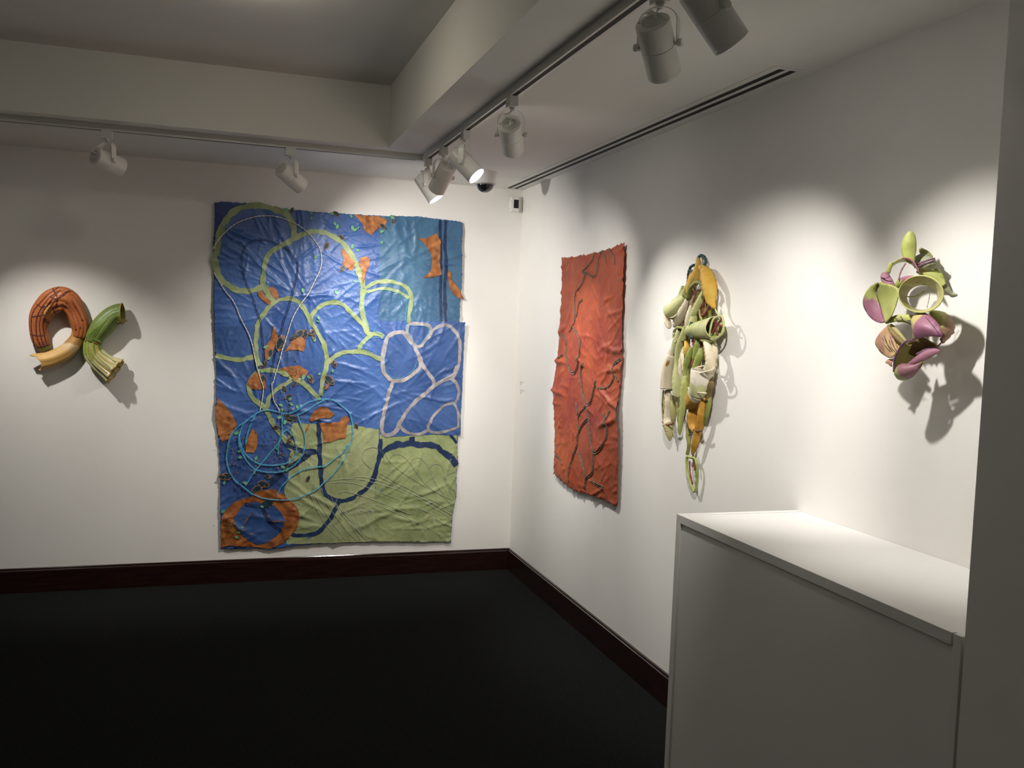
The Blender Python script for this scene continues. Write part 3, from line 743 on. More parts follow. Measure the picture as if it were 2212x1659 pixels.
PT = [[(850, 990), (860, 1060), (890, 1130), (940, 1240), (1000, 1340), (1060, 1410), (1130, 1470)], [(900, 1040), (940, 1150), (1010, 1260), (1080, 1360), (1160, 1470)],
      [(960, 1060), (980, 1010), (1010, 990), (1200, 970), (1400, 1000), (1700, 1100), (2035, 1290)], [(1020, 1100), (1040, 1020), (1080, 1000), (1250, 1010), (1450, 1080), (1750, 1200), (1960, 1300)],
      [(1080, 1130), (1110, 1090), (1170, 1075), (1300, 1110), (1500, 1180), (1700, 1260)], [(1090, 1180), (1160, 1260), (1240, 1350), (1330, 1470)],
      [(1300, 1400), (1260, 1300), (1260, 1220), (1290, 1200), (1340, 1220), (1370, 1320), (1400, 1450)], [(1390, 1260), (1380, 1210), (1420, 1185), (1520, 1220), (1650, 1280), (1900, 1400), (1960, 1465)],
      [(1340, 1475), (1200, 1330), (1130, 1250), (1090, 1170), (1100, 1140)], [(970, 1050), (1000, 1150), (1080, 1270), (1180, 1400), (1250, 1470)],
      [(1040, 1090), (1090, 1200), (1190, 1320), (1290, 1470)], [(1200, 960), (1350, 960), (1600, 1040), (2040, 1240)]]
for p in PT: bc.cord('pale_thread', Bz(p), .0011, M['pale_thread'], .0036, bt, wob=.0005)

# ------------------------------------------------------------------ red textile
Cz = ZM(1160, 500, 240, 642)
M['red'] = mat('red_cloth', (.20, .026, .015), (.42, .085, .022), 3.2, .5, .6, 26, detail=6, lo=.32, hi=.68, bdist=.008)
M['red_br'] = mat('orange_red_cloth', (.40, .06, .02), (.60, .12, .03), 5, .5, .5, 26, bdist=.008)
M['stitch'] = mat('grey_brown_stitch', (.085, .065, .045), (.15, .12, .09), 60, .7)
rc = Cloth('right', -1.78, -.68, .66, 2.2, .006, .012)
for i in range(330):
    p = np.array([nrg.uniform(-1.72, -.72), nrg.uniform(.72, 2.12)])
    edge = min(abs(p[0]+1.67), abs(p[0]+.78))
    ang = nrg.normal(.5, .5) if edge > .2 else nrg.normal(0, .5)
    rc.crease(p, ang, nrg.uniform(.06, .28), nrg.uniform(.005, .014), abs(nrg.normal(0, 1))*.0042+.0006)
for y, z, L_, amp in [(-.80, 1.62, .3, .014), (-.84, 1.46, .35, .016), (-.80, 1.28, .4, .016), (-1.6, 1.55, .35, .014), (-1.55, 1.30, .4, .018), (-1.62, 1.45, .3, .012), (-1.1, .82, .2, .012), (-1.25, .80, .2, .012), (-1.4, .8, .2, .010), (-1.58, 1.18, .35, .014)]:
    rc.crease(np.array([y, z]), (nrg.normal(0, .2) if z > 1 else 1.4), L_, .022, amp)
rc.wave(5, 8, 1.0, .004); rc.wave(-11, 4, .3, .003)
rc.h -= rc.h.min()
rc.h = np.minimum(rc.h, .050)
rt = thing('wall_textile', (-.012, -1.22, .76), 'tall rust-red stitched textile with ragged edges on the right wall', 'textile')
red_out = Cz([(145, 152), (200, 150), (300, 130), (400, 105), (512, 65), (506, 300), (497, 470), (490, 600), (492, 720), (480, 870), (468, 1000), (470, 1130), (470, 1300), (458, 1592),
              (400, 1560), (340, 1530), (230, 1500), (150, 1440), (98, 1400), (104, 1100), (99, 920), (126, 720), (130, 530), (140, 300)])
ro = rc.patch('base_cloth', red_out, M['red'], 0, rt, step=.0085, jag=.0042, bstep=.008)
solidify(ro, .0016, -1)
RL = [[(330, 120), (315, 170), (290, 205), (262, 235), (290, 240), (320, 260), (340, 250), (345, 200), (360, 130), (380, 120), (400, 185)], [(280, 250), (260, 310), (230, 350), (218, 400), (220, 450), (225, 480), (215, 540)],
      [(268, 395), (245, 420), (235, 480), (215, 530), (190, 580)], [(215, 550), (240, 590), (255, 630), (255, 690), (245, 750), (230, 800), (210, 820), (190, 800), (178, 740), (172, 670), (170, 620), (140, 595)],
      [(132, 735), (155, 710)], [(275, 765), (258, 800), (258, 870), (265, 940), (290, 1000), (310, 990), (325, 940), (345, 860)], [(360, 905), (400, 905), (430, 870), (445, 820), (440, 770), (480, 735)], [(445, 825), (470, 868)],
      [(225, 990), (230, 1060)], [(280, 1010), (245, 1050), (232, 1090), (240, 1150)], [(300, 1020), (305, 1100), (315, 1180), (325, 1240), (345, 1280), (380, 1250), (405, 1200), (410, 1140), (400, 1090), (390, 1050)], [(420, 1035), (408, 1090)],
      [(295, 1085), (260, 1120), (235, 1180), (230, 1240), (205, 1320), (195, 1400), (195, 1450)], [(235, 1265), (260, 1320), (280, 1390), (285, 1430)], [(330, 1250), (335, 1330), (325, 1400), (290, 1430), (280, 1490)],
      [(325, 1430), (350, 1460), (390, 1480)], [(108, 1292), (135, 1310), (150, 1350)], [(415, 102), (440, 130), (455, 190)], [(440, 770), (465, 755), (484, 740)]]
for i, p in enumerate(RL):
    wide = i in (3, 5, 10, 12, 13, 14, 15)
    rc.cord('stitched_line', Cz(p), (.0026 if wide else .0024), M['stitch'], .0020, rt, double=.0062 if wide else .003, wob=.0012, beads=True)

# ================================================================== WALL SCULPTURES
def unit_scale(P, zk):      # metres per traced unit at point P (zk traced units per photo pixel)
    return float((np.asarray(P)-CAM)@CF)/FPX/zk
from mathutils.bvhtree import BVHTree
def bvh_of(*objs):
    V, F, o = [], [], 0
    for ob in objs:
        w = parent_origin(ob.parent)
        V += [v.co+w for v in ob.data.vertices]; F += [[i+o for i in p.vertices] for p in ob.data.polygons]; o += len(ob.data.vertices)
    return BVHTree.FromPolygons(V, F)
class Tracer:
    def __init__(s, wallfn, x0, y0, w, zw, ds=1.0):
        s.ds = ds; s.fn = wallfn; s.k = zw/w; s.x0, s.y0 = x0, y0
    def p(s, x, y, d): return s.fn(s.x0+x/s.k, s.y0+y/s.k, d*s.ds)
    def pts(s, L): return np.array([s.p(*q[:3]) for q in L])
    def u(s, P): return unit_scale(P, s.k)
    def ray(s, P):
        v = np.asarray(P)-CAM; return v/np.linalg.norm(v)
    def tube(s, name, L, m, parent, n=24, ridge=None, thick=0.0, cap=False, rscale=1.0, rows=None, rim=None, rim_r=.0035):
        """L: (x, y, depth, radius in traced units)"""
        P = s.pts(L); r = np.array([q[3]*s.u(p)*rscale for q, p in zip(L, P)])
        S = spline(np.column_stack([P, r]), n=rows or max(16, len(L)*7))
        V, F = tube_vf(S[:, :3], S[:, 3], n, cap=cap, ridge=ridge)
        k_ = 1 if s.fn is BW else 0; V[:, k_] = np.minimum(V[:, k_], -.004)
        o = add_obj(name, V, F, m, parent)
        if thick: solidify(o, thick, 0)
        for end, mm in (rim or {}).items():
            R = V[:n] if end == 0 else V[-n:]
            v, f = tube_vf(R, rim_r, 8, True); add_obj('rim', v, f, mm, parent)
        return o
    def cord(s, name, L, r, m, parent, n=8, closed=False):
        P = s.pts(L); S = spline(P, n=max(12, len(L)*6), closed=closed)
        rad = r*s.u(P[0])*(1+.12*np.sin(np.arange(len(S))*1.3))
        V, F = tube_vf(S, rad, n, closed)
        return add_obj(name, V, F, m, parent)
    def hit(s, bvh, x, y, d):
        p = s.p(x, y, d); v = Vector(p-CAM).normalized()
        h = bvh.ray_cast(Vector(CAM), v)
        if h[0] is None: return np.array(p), None
        n = h[1] if h[1].dot(v) < 0 else -h[1]
        return np.array(h[0]), np.array(n)
    def surf_cord(s, name, L, r, m, parent, bvh, lift=.3):
        Q = spline(np.array(L, float), n=max(20, len(L)*8)); P = []
        for x, y, d in Q:
            h, n = s.hit(bvh, x, y, d)
            if n is not None: P.append(h+n*r*s.u(h)*lift)
        if len(P) < 4: return
        P = np.array(P); P[1:-1] = (P[:-2]+P[1:-1]*2+P[2:])/4
        V, F = tube_vf(P, r*s.u(P[0])*(1+.15*np.sin(np.arange(len(P))*1.7)), 8)
        return add_obj(name, V, F, m, parent)
    def surf_patch(s, name, L, m, parent, bvh, step=14, lift=.0022):
        V2, F = fill2d(spline(np.array(L, float), n=len(L)*6, closed=True), step, 0)
        V, ok = [], []
        for x, y in V2:
            h, n = s.hit(bvh, x, y, .1); ok.append(n is not None); V.append(h+(n*lift if n is not None else 0))
        F = [f for f in F if all(ok[i] for i in f)]
        return add_obj(name, V, F, m, parent)
    def ribbon(s, name, L, m, parent, cup=.25, twist=0.0, twist2=None, thick=.003, cols=9, wav=.0, shift=0.0, edge=None):
        """L: (x, y, depth, width in traced units); the strip is cupped across and may twist along"""
        P = s.pts(L); w = np.array([q[3]*s.u(p) for q, p in zip(L, P)])
        S = spline(np.column_stack([P, w]), n=max(14, len(L)*7))
        C, w = S[:, :3], S[:, 3]; T = np.gradient(C, axis=0); T /= np.linalg.norm(T, axis=1)[:, None]+1e-12
        t2 = twist if twist2 is None else twist2
        V, F = [], []; k = len(C)
        for i in range(k):
            f = s.ray(C[i]); a = np.cross(T[i], f); a /= np.linalg.norm(a)+1e-9; b = np.cross(a, T[i])
            th = math.radians(twist+(t2-twist)*i/(k-1))
            ax, bx = a*math.cos(th)+b*math.sin(th), b*math.cos(th)-a*math.sin(th)
            ed = 1+wav*math.sin(i*1.3)
            for j in range(cols):
                t = 2*j/(cols-1)-1
                V.append(C[i]+ax*t*w[i]*.5*ed+bx*cup*w[i]*(t*t-.4)*(1 if cup else 0))
        for i in range(k-1):
            for j in range(cols-1): F.append((i*cols+j, i*cols+j+1, (i+1)*cols+j+1, (i+1)*cols+j))
        o = add_obj(name, V, F, m, parent); solidify(o, thick, 0)
        if edge is not None:
            G = np.array(V).reshape(k, cols, 3)
            ev, ef = tube_vf(np.vstack([G[:, 0], G[::-1, -1]]), .0019, 6, True)
            add_obj('edge', ev, ef, edge, parent)
        return o
    def shell(s, name, L, m, parent, bulge=0.0, step=.007, thick=.0032):
        """closed outline (x, y, depth): a curved sheet through it, bulged by `bulge` metres away from the wall"""
        Q = spline(np.array(L, float), n=max(36, len(L)*5), closed=True)
        B = np.array([s.p(*q) for q in Q]); axis = 0 if s.fn is RW else 1
        ij = [1, 2] if axis == 0 else [0, 2]
        # parametrise in the wall plane, depth carried along
        V2, F = fill2d(B[:, ij], step)
        D = np.linalg.norm(V2[:, None]-B[None, :, ij], axis=2)+1e-5
        c0, sc_ = B[:, ij].mean(0), B[:, ij].std()
        q2 = lambda P: (lambda a, z: np.stack([np.ones(len(P)), a, z, a*a, a*z, z*z], 1))(*((P-c0)/sc_).T)
        dep = q2(V2) @ np.linalg.lstsq(q2(B[:, ij]), -B[:, axis], rcond=None)[0]
        e = D.min(1); e = e/(e.max()+1e-9); dep = dep+bulge*np.sin(np.clip(e, 0, 1)*math.pi/2)
        V = np.zeros((len(V2), 3)); V[:, ij] = V2; V[:, axis] = -dep
        F = F if axis == 1 else [f[::-1] for f in F]
        o = add_obj(name, V, F, m, parent); solidify(o, thick, 0)
        return o
    def loft(s, name, curves, m, parent, closed=False, n=40, thick=.0032):
        G = [spline(s.pts(c), n=n+(1 if closed else 0), closed=closed) for c in curves]
        G = np.stack(G); rows = spline_rows(G); k, nn = rows.shape[:2]
        V = rows.reshape(-1, 3); F = []
        for i in range(k-1):
            for j in range(nn if closed else nn-1):
                j2 = (j+1) % nn; F.append((i*nn+j, i*nn+j2, (i+1)*nn+j2, (i+1)*nn+j))
        o = add_obj(name, V, F, m, parent); solidify(o, thick, 0)
        return o
def spline_rows(G, n=8):
    k, nn, _ = G.shape
    if k == 2:
        t = np.linspace(0, 1, n)[:, None, None]; return G[0][None]*(1-t)+G[1][None]*t
    return np.stack([spline(G[:, j], n=n*(k-1)) for j in range(nn)], 1)

# ---- materials of the sculptures
SM = {}
def sm(n, a, b, sc=14, **kw): SM[n] = mat('sculpt_'+n, a, b, sc, kw.pop('rough', .68), kw.pop('bump', .5), kw.pop('bscale', 55), **kw); return SM[n]
sm('orange', (.15, .028, .012), (.34, .10, .03), 9, detail=6, rough=.5)
sm('ochre', (.50, .22, .045), (.62, .36, .10), 11)
sm('peel', (.50, .28, .08), (.62, .47, .25), 8)
sm('maroon', (.055, .008, .008), (.10, .02, .012), 30)
sm('green', (.09, .15, .025), (.22, .30, .07), 10, rough=.28)
sm('flute', (.30, .33, .14), (.52, .52, .30), 12, rough=.35)
sm('rim', (.48, .22, .03), (.36, .32, .07), 12)
sm('brown', (.10, .05, .03), (.17, .10, .05), 30)
sm('yellow', (.58, .33, .035), (.64, .44, .09), 10, bump=.3)
sm('amber', (.42, .20, .02), (.58, .31, .045), 12, bump=.3)
sm('cream', (.62, .54, .38), (.74, .68, .55), 7, bump=.3)
sm('lime', (.38, .40, .15), (.56, .56, .29), 7, bump=.3)
sm('leafg', (.24, .30, .06), (.44, .48, .15), 9, bump=.3)
sm('olive', (.16, .17, .035), (.30, .30, .08), 12)
sm('teal', (.02, .06, .06), (.05, .11, .09), 20)
sm('wine', (.12, .018, .022), (.26, .05, .04), 20)
sm('chart', (.34, .37, .10), (.50, .50, .19), 7, bump=.3)
sm('chartpink', (.36, .38, .11), (.34, .13, .20), 9, detail=3, lo=.47, hi=.53, bump=.3)
sm('pink', (.25, .10, .155), (.34, .165, .215), 10, bump=.3)
sm('tanpink', (.46, .38, .15), (.36, .14, .22), 8, detail=3, lo=.47, hi=.53, bump=.3)
sm('tan', (.30, .27, .09), (.46, .41, .18), 9, bump=.3)
sm('dusty', (.44, .22, .18), (.56, .40, .16), 22, detail=3, stretch=(1, 3, .6), bump=.3)
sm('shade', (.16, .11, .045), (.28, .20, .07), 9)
sm('purple', (.09, .03, .09), (.20, .08, .16), 14)
sm('sage', (.24, .25, .15), (.34, .35, .22), 9)

def gmat(name, c1, c2, tr, parent, pa, pb, c3=None, noise=.25, scale=22, rough=.5):
    """cloth painted from colour c1 at traced point pa to c2 at pb with a ragged border"""
    m, nt, b = new_mat('sculpt_'+name); N, L = nt.nodes, nt.links
    o = np.array(parent_origin(parent)); A, B = np.array(tr.p(*pa))-o, np.array(tr.p(*pb))-o
    d = B-A; d = d/(d@d)
    tc = N.new('ShaderNodeTexCoord')
    dt = N.new('ShaderNodeVectorMath'); dt.operation = 'DOT_PRODUCT'; dt.inputs[1].default_value = tuple(d)
    L.new(tc.outputs['Object'], dt.inputs[0])
    nz = N.new('ShaderNodeTexNoise'); nz.inputs['Scale'].default_value = scale; nz.inputs['Detail'].default_value = 6
    L.new(tc.outputs['Object'], nz.inputs['Vector'])
    ml = N.new('ShaderNodeMath'); ml.operation = 'MULTIPLY_ADD'; ml.inputs[1].default_value = noise*4; ml.inputs[2].default_value = -float(A@d)-noise*2
    L.new(nz.outputs['Fac'], ml.inputs[0])
    ad = N.new('ShaderNodeMath'); ad.operation = 'ADD'; L.new(dt.outputs['Value'], ad.inputs[0]); L.new(ml.outputs[0], ad.inputs[1])
    r = N.new('ShaderNodeValToRGB'); e = r.color_ramp.elements
    e[0].position = .42; e[0].color = lin(c1); e[1].position = .58; e[1].color = lin(c2)
    if c3: q = e.new(1.0); q.color = lin(c3)
    L.new(ad.outputs[0], r.inputs['Fac']); L.new(r.outputs['Color'], b.inputs['Base Color'])
    b.inputs['Roughness'].default_value = max(rough, .42)
    n2 = N.new('ShaderNodeTexNoise'); n2.inputs['Scale'].default_value = 70; L.new(tc.outputs['Object'], n2.inputs['Vector'])
    bp = N.new('ShaderNodeBump'); bp.inputs['Strength'].default_value = .35; bp.inputs['Distance'].default_value = .004
    L.new(n2.outputs['Fac'], bp.inputs['Height']); L.new(bp.outputs['Normal'], b.inputs['Normal'])
    SM[name] = m; return m

# ------------------------------------------------------------------ left: orange loop
D = Tracer(BW, 40, 590, 280, 1659, .80)
og = thing('tube_sculpture', BW(130, 720, .0), 'orange-brown coiled tube sculpture with a pale spout on the back wall', 'sculpture')
rid = lambda th, t: .955+.085*np.abs(np.sin(6*th+1.5*t))+.04*np.cos(5*th+9*t)+.035*np.sin(23*t)
loop = [(350, 990, .055, 62), (300, 900, .060, 86), (262, 780, .065, 102), (255, 660, .070, 107), (282, 545, .075, 116), (350, 440, .080, 132), (440, 365, .085, 150), (550, 340, .085, 152), (655, 385, .08, 132),
        (730, 500, .075, 112), (780, 630, .07, 102), (792, 730, .065, 92), (770, 815, .062, 84)]
gmat('loopg', (.16, .13, .03), (.26, .062, .018), D, og, (330, 1000, .06), (300, 860, .06), (.36, .11, .03))
otube = D.tube('orange_tube', loop, SM['loopg'], og, 110, rid, .004, rows=120)
ob_ = bvh_of(otube)
D.surf_patch('ochre_patch', [(345, 400), (440, 430), (472, 530), (420, 590), (325, 560), (328, 480)], SM['ochre'], og, ob_)
gmat('spoutg', (.40, .20, .05), (.60, .46, .27), D, og, (700, 800, .06), (620, 1010, .06), (.58, .34, .10))
sp = [(778, 740, .062, 78), (752, 830, .060, 80), (692, 920, .060, 88), (600, 1010, .062, 92), (490, 1070, .065, 90), (380, 1110, .070, 88), (280, 1130, .075, 88), (225, 1145, .080, 92)]
def spout():
    P = D.pts(sp); r = np.array([q[3]*D.u(p) for q, p in zip(sp, P)])
    S = spline(np.column_stack([P, r]), n=56); C, r = S[:, :3], S[:, 3]
    T = np.gradient(C, axis=0); T /= np.linalg.norm(T, axis=1)[:, None]
    V, F = [], []; n = 22; k = len(C)
    for i in range(k):
        f = np.array([0, -1.0, 0]); a = np.cross(T[i], f); a /= np.linalg.norm(a); b = np.cross(a, T[i])
        t = i/(k-1)
        for j in range(n):
            # trough: three quarters of a tube at the top opening to a wide gutter at the tip
            span = 2*math.pi*(.985-.40*t); th = -span/2+span*j/(n-1)
            rr = r[i]*(1+.05*math.cos(6*th+3*t)+.22*t*abs(th)/(span/2))
            tip = T[i]*r[i]*(.55*t**4*(1-abs(2*j/(n-1)-1))*-1.0+.45*t**6*(1 if j < 4 else 0))
            V.append(C[i]+(b*-math.cos(th+.25)+a*math.sin(th+.25))*-rr+tip)
    for i in range(k-1):
        for j in range(n-1): F.append((i*n+j, i*n+j+1, (i+1)*n+j+1, (i+1)*n+j))
    o = add_obj('spout', V, F, SM['spoutg'], og); solidify(o, .004, 0)
spout()
for L in ([(300, 960, .105), (240, 830, .12), (225, 680, .125), (240, 560, .13), (300, 440, .145), (400, 320, .155), (500, 240, .15)],
          [(330, 960, .11), (285, 800, .125), (270, 660, .13), (295, 540, .135), (370, 410, .155), (470, 290, .165), (540, 220, .155)],
          [(365, 930, .105), (330, 800, .115), (315, 660, .125), (330, 570, .13), (400, 440, .155), (500, 330, .17), (600, 250, .155), (690, 230, .13)],
          [(210, 930, .085), (175, 770, .09), (165, 640, .095), (190, 500, .10), (280, 380, .12), (400, 260, .12), (520, 180, .105)],
          [(160, 780, .085), (220, 800, .12), (310, 800, .118)], [(310, 580, .13), (360, 620, .125), (408, 660, .10)], [(225, 950, .09), (300, 935, .12), (390, 915, .11)],
          [(180, 560, .1), (260, 545, .1), (330, 530, .1)], [(440, 200, .1), (500, 330, .1), (470, 440, .1)], [(240, 400, .1), (300, 440, .1), (340, 420, .1)],
          [(430, 430, .165), (450, 480, .15), (480, 530, .12)], [(400, 300, .15), (470, 330, .168), (560, 300, .17), (640, 230, .15)]):
    D.surf_cord('stitched_thread', L, 8, SM['maroon'], og, ob_)
for L in ([(600, 360, .165), (690, 470, .15), (760, 610, .13), (790, 700, .12)], [(660, 330, .155), (740, 460, .14), (810, 600, .12)], [(540, 380, .1), (640, 440, .1), (710, 600, .1), (740, 720, .1)]):
    D.surf_cord('raised_rib', L, 12, SM['orange'], og, ob_)
lab = BW(100, 745, 0)

# ------------------------------------------------------------------ left: green tube
gg = thing('tube_sculpture', BW(220, 735, .0), 'green C-shaped tube sculpture with flared pale end on the back wall', 'sculpture')
up = [(1330, 520, .085, 128), (1265, 525, .08, 118), (1180, 575, .075, 122), (1080, 680, .07, 128), (992, 790, .065, 112), (952, 880, .062, 104)]
rid2 = lambda th, t: .98+.04*np.abs(np.sin(6*th+2*t))+.03*np.cos(4*th+5*t)
gmat('upg', (.30, .15, .03), (.09, .145, .03), D, gg, (940, 930, .06), (990, 830, .06), (.15, .21, .05), rough=.3)
gmat('log', (.24, .30, .06), (.46, .45, .22), D, gg, (930, 900, .06), (1100, 1160, .06), (.50, .46, .24), rough=.38)
utube = D.tube('upper_tube', up, SM['upg'], gg, 96, rid2, .004, rows=50, rim={0: SM['rim']})
lo = [(956, 860, .064, 94), (946, 930, .062, 100), (965, 1030, .062, 112), (1040, 1120, .065, 118), (1130, 1190, .070, 128), (1235, 1255, .080, 158)]
ltube = D.tube('flared_end', lo, SM['log'], gg, 96, lambda th, t: 1+(.06+.07*t)*np.cos(9*th+1)+.06*t*np.cos(3*th), .004, rows=50, rim={1: SM['rim']})
gb_ = bvh_of(utube, ltube)
for a in range(5):
    off = [(-60, 40), (-25, 22), (10, 0), (45, -28), (75, -60)][a]
    dd = [.085, .105, .118, .112, .095][a]
    L = [(940+off[0]*.9, 920+off[1]*.2, dd), (965+off[0]*1.0, 1030+off[1]*.5, dd), (1050+off[0]*.95, 1125+off[1], dd+.005), (1140+off[0]*.95, 1195+off[1]*1.2, dd+.015), (1225+off[0]*.8, 1255+off[1]*1.6, dd+.025)]
    D.surf_cord('rib', L, 8, SM['rim' if a in (1, 3) else 'olive'], gg, gb_)
D.ribbon('lip', [(1180, 640, .10, 60), (1260, 615, .12, 70), (1330, 610, .115, 55), (1392, 608, .10, 14)], SM['olive'], gg, cup=.3)
for i in range(5):
    D.surf_cord('wrinkle', [(860+i*30, 830-i*6, .11+.01*min(i, 3)), (930+i*30, 760-i*18, .13), (1010+i*26, 690-i*22, .135)], 7, SM['green'], gg, gb_)
D.ribbon('bend_fold', [(850, 870, .098, 24), (900, 846, .115, 34), (960, 850, .122, 40), (1020, 872, .116, 30), (1062, 900, .10, 20)], SM['green'], gg, cup=.35)

# ------------------------------------------------------------------ yellow hanging sculpture
E = Tracer(RW, 1400, 530, 220, 652, .46)
yg = thing('hanging_sculpture', RW(1500, 800, 0), 'long hanging cluster of yellow, cream and green pods on the right wall', 'sculpture')
def pod(name, L, m, thick=.0035, n=22): return E.tube(name, L, SM[m], yg, n, lambda th, t: 1+.05*np.cos(3*th+4*t)+.03*np.cos(5*th), thick)
EDGE = {'yellow': 'amber', 'lime': 'leafg', 'cream': 'tan', 'leafg': 'olive', 'amber': 'brown'}
def rib(name, L, m, cup=.28, tw=0, tw2=None): return E.ribbon(name, L, SM[m], yg, cup, tw, tw2, wav=.05, edge=SM[EDGE[m]] if m in EDGE else None)
def crd(L, r, m, name='cord', closed=False): return E.cord(name, L, r, SM[m], yg, closed=closed)
crd([(330, 130, .03), (322, 85, .03), (338, 65, .02), (362, 80, .008), (368, 110, .02), (355, 130, .03)], 10, 'teal', 'hanging_loop')
rib('petal', [(318, 80, .05, 18), (322, 115, .055, 34), (312, 165, .06, 44), (290, 220, .065, 62), (262, 270, .06, 40), (250, 310, .06, 14)], 'yellow')
rib('petal', [(330, 130, .08, 22), (365, 170, .10, 78), (388, 235, .115, 92), (398, 300, .115, 84), (402, 350, .11, 60), (425, 400, .10, 14)], 'yellow', .30)
rib('petal_fold', [(345, 140, .095, 12), (338, 190, .10, 20), (345, 260, .105, 16), (352, 300, .10, 10)], 'amber')
crd([(256, 220, .05), (258, 180, .06), (272, 140, .06), (296, 124, .05)], 9, 'teal', 'stem'); crd([(268, 160, .06), (304, 178, .055)], 8, 'teal', 'stem')
rib('petal', [(262, 235, .05, 16), (232, 300, .06, 34), (205, 345, .075, 46), (165, 385, .09, 62)], 'lime')
pod('pod', [(235, 330, .07, 18), (205, 370, .085, 32), (172, 405, .10, 46), (140, 430, .115, 52)], 'lime')
crd([(108, 420, .14), (118, 392, .13), (160, 378, .11), (200, 395, .09), (195, 430, .10), (160, 460, .13), (122, 455, .145)], 6, 'cream', 'pod_rim', True)
rib('lip', [(118, 440, .13, 26), (122, 480, .135, 36), (132, 512, .13, 34), (135, 530, .13, 12)], 'cream')
rib('petal', [(252, 345, .07, 26), (235, 400, .08, 50), (205, 455, .085, 62), (180, 500, .085, 52), (165, 522, .08, 16)], 'cream')
rib('strap', [(352, 295, .10, 20), (335, 345, .11, 38), (308, 400, .115, 42), (288, 445, .115, 40), (272, 485, .11, 26)], 'lime')
crd([(252, 340, .08), (270, 275, .10), (308, 238, .115), (345, 250, .12), (360, 290, .115), (352, 330, .11)], 13, 'olive', 'arched_stem')
crd([(330, 235, .11), (350, 265, .125), (362, 300, .12)], 10, 'lime', 'arched_stem')
for L, r, m in [([(278, 300, .07), (262, 380, .07), (240, 480, .08), (228, 560, .07)], 8, 'brown'), ([(305, 300, .06), (285, 380, .06), (262, 470, .06)], 8, 'wine'), ([(370, 320, .07), (350, 400, .07), (332, 470, .08)], 8, 'wine'),
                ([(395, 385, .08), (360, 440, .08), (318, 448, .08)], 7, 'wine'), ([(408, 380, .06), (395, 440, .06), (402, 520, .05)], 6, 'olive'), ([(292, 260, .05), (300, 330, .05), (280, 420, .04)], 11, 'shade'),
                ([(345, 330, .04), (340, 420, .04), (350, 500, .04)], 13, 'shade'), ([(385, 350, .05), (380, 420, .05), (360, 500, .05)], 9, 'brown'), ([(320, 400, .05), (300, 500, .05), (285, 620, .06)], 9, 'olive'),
                ([(425, 395, .09), (440, 430, .09), (470, 470, .09)], 5, 'lime'), ([(268, 480, .10), (262, 540, .11), (268, 600, .10)], 7, 'brown'),
                ([(98, 925, .06), (94, 990, .06), (92, 1050, .05), (100, 1120, .06)], 6, 'olive'), ([(110, 930, .05), (108, 1000, .05), (100, 1080, .05)], 5, 'wine'), ([(182, 960, .06), (186, 1040, .06), (196, 1130, .06), (205, 1190, .05)], 8, 'olive'),
                ([(252, 620, .07), (262, 700, .07), (248, 800, .07), (232, 860, .07)], 8, 'brown'), ([(290, 620, .08), (300, 700, .08), (280, 780, .08)], 9, 'wine'), ([(320, 640, .06), (310, 720, .06), (300, 800, .06)], 7, 'olive'),
                ([(345, 640, .06), (352, 700, .06), (330, 760, .06)], 6, 'wine'), ([(240, 1000, .05), (236, 1080, .05), (215, 1150, .04)], 7, 'wine'), ([(262, 1080, .05), (252, 1160, .05), (262, 1220, .05)], 9, 'brown'),
                ([(345, 985, .09), (338, 1070, .09), (332, 1150, .08)], 6, 'brown'), ([(205, 620, .05), (215, 700, .05), (222, 780, .05)], 8, 'lime'), ([(155, 640, .06), (160, 690, .07), (185, 700, .07)], 6, 'wine'),
                ([(330, 480, .04), (345, 560, .04), (335, 640, .04)], 9, 'wine'), ([(385, 600, .05), (430, 640, .04)], 5, 'cream')]:
    crd(L, r, m, 'stem')
pod('pod', [(275, 545, .09, 40), (330, 540, .10, 52), (385, 533, .11, 58), (428, 526, .12, 66)], 'lime')
rib('teal_band', [(278, 490, .135, 18), (272, 540, .14, 26), (280, 592, .135, 18)], 'teal', .1)  # dark teal strip across the narrow end of the pod
crd([(470, 455, .10), (484, 510, .12), (470, 565, .13), (430, 600, .14), (395, 590, .15), (400, 530, .15), (420, 470, .13)], 7, 'lime', 'pod_rim', True)
crd([(402, 480, .13), (440, 500, .12), (478, 520, .11)], 6, 'wine', 'twig'); crd([(470, 470, .11), (440, 510, .125), (408, 560, .135)], 6, 'wine', 'twig'); crd([(425, 450, .11), (430, 510, .12), (448, 580, .12)], 5, 'wine', 'twig')
rib('disc', [(452, 478, .10, 16), (460, 492, .10, 30), (464, 508, .10, 14)], 'lime', .1)
rib('lip', [(335, 590, .11, 30), (365, 600, .12, 44), (405, 600, .12, 36), (440, 590, .12, 18)], 'lime', .2)
crd([(165, 560, .08), (185, 528, .08), (222, 532, .09), (245, 570, .09), (232, 606, .09), (195, 612, .085), (168, 592, .08)], 9, 'olive', 'ring', True)
crd([(180, 620, .085), (160, 590, .09), (168, 560, .09)], 7, 'cream', 'ring_edge')
rib('strap', [(235, 520, .09, 18), (222, 570, .10, 30), (200, 640, .10, 38), (186, 700, .10, 28), (182, 760, .10, 26), (184, 830, .105, 54), (186, 900, .105, 62), (184, 960, .10, 46), (182, 972, .10, 36)], 'lime')
rib('petal', [(165, 640, .09, 18), (148, 690, .095, 32), (132, 735, .10, 40)], 'cream')
pod('pod', [(148, 700, .085, 24), (132, 760, .085, 34), (120, 840, .085, 38), (116, 920, .085, 37)], 'cream')
rib('stain', [(130, 740, .12, 12), (112, 800, .12, 18), (105, 860, .12, 14)], 'amber', .2)
rib('petal', [(240, 650, .06, 30), (228, 720, .065, 55), (222, 800, .065, 60), (215, 880, .06, 40)], 'cream')
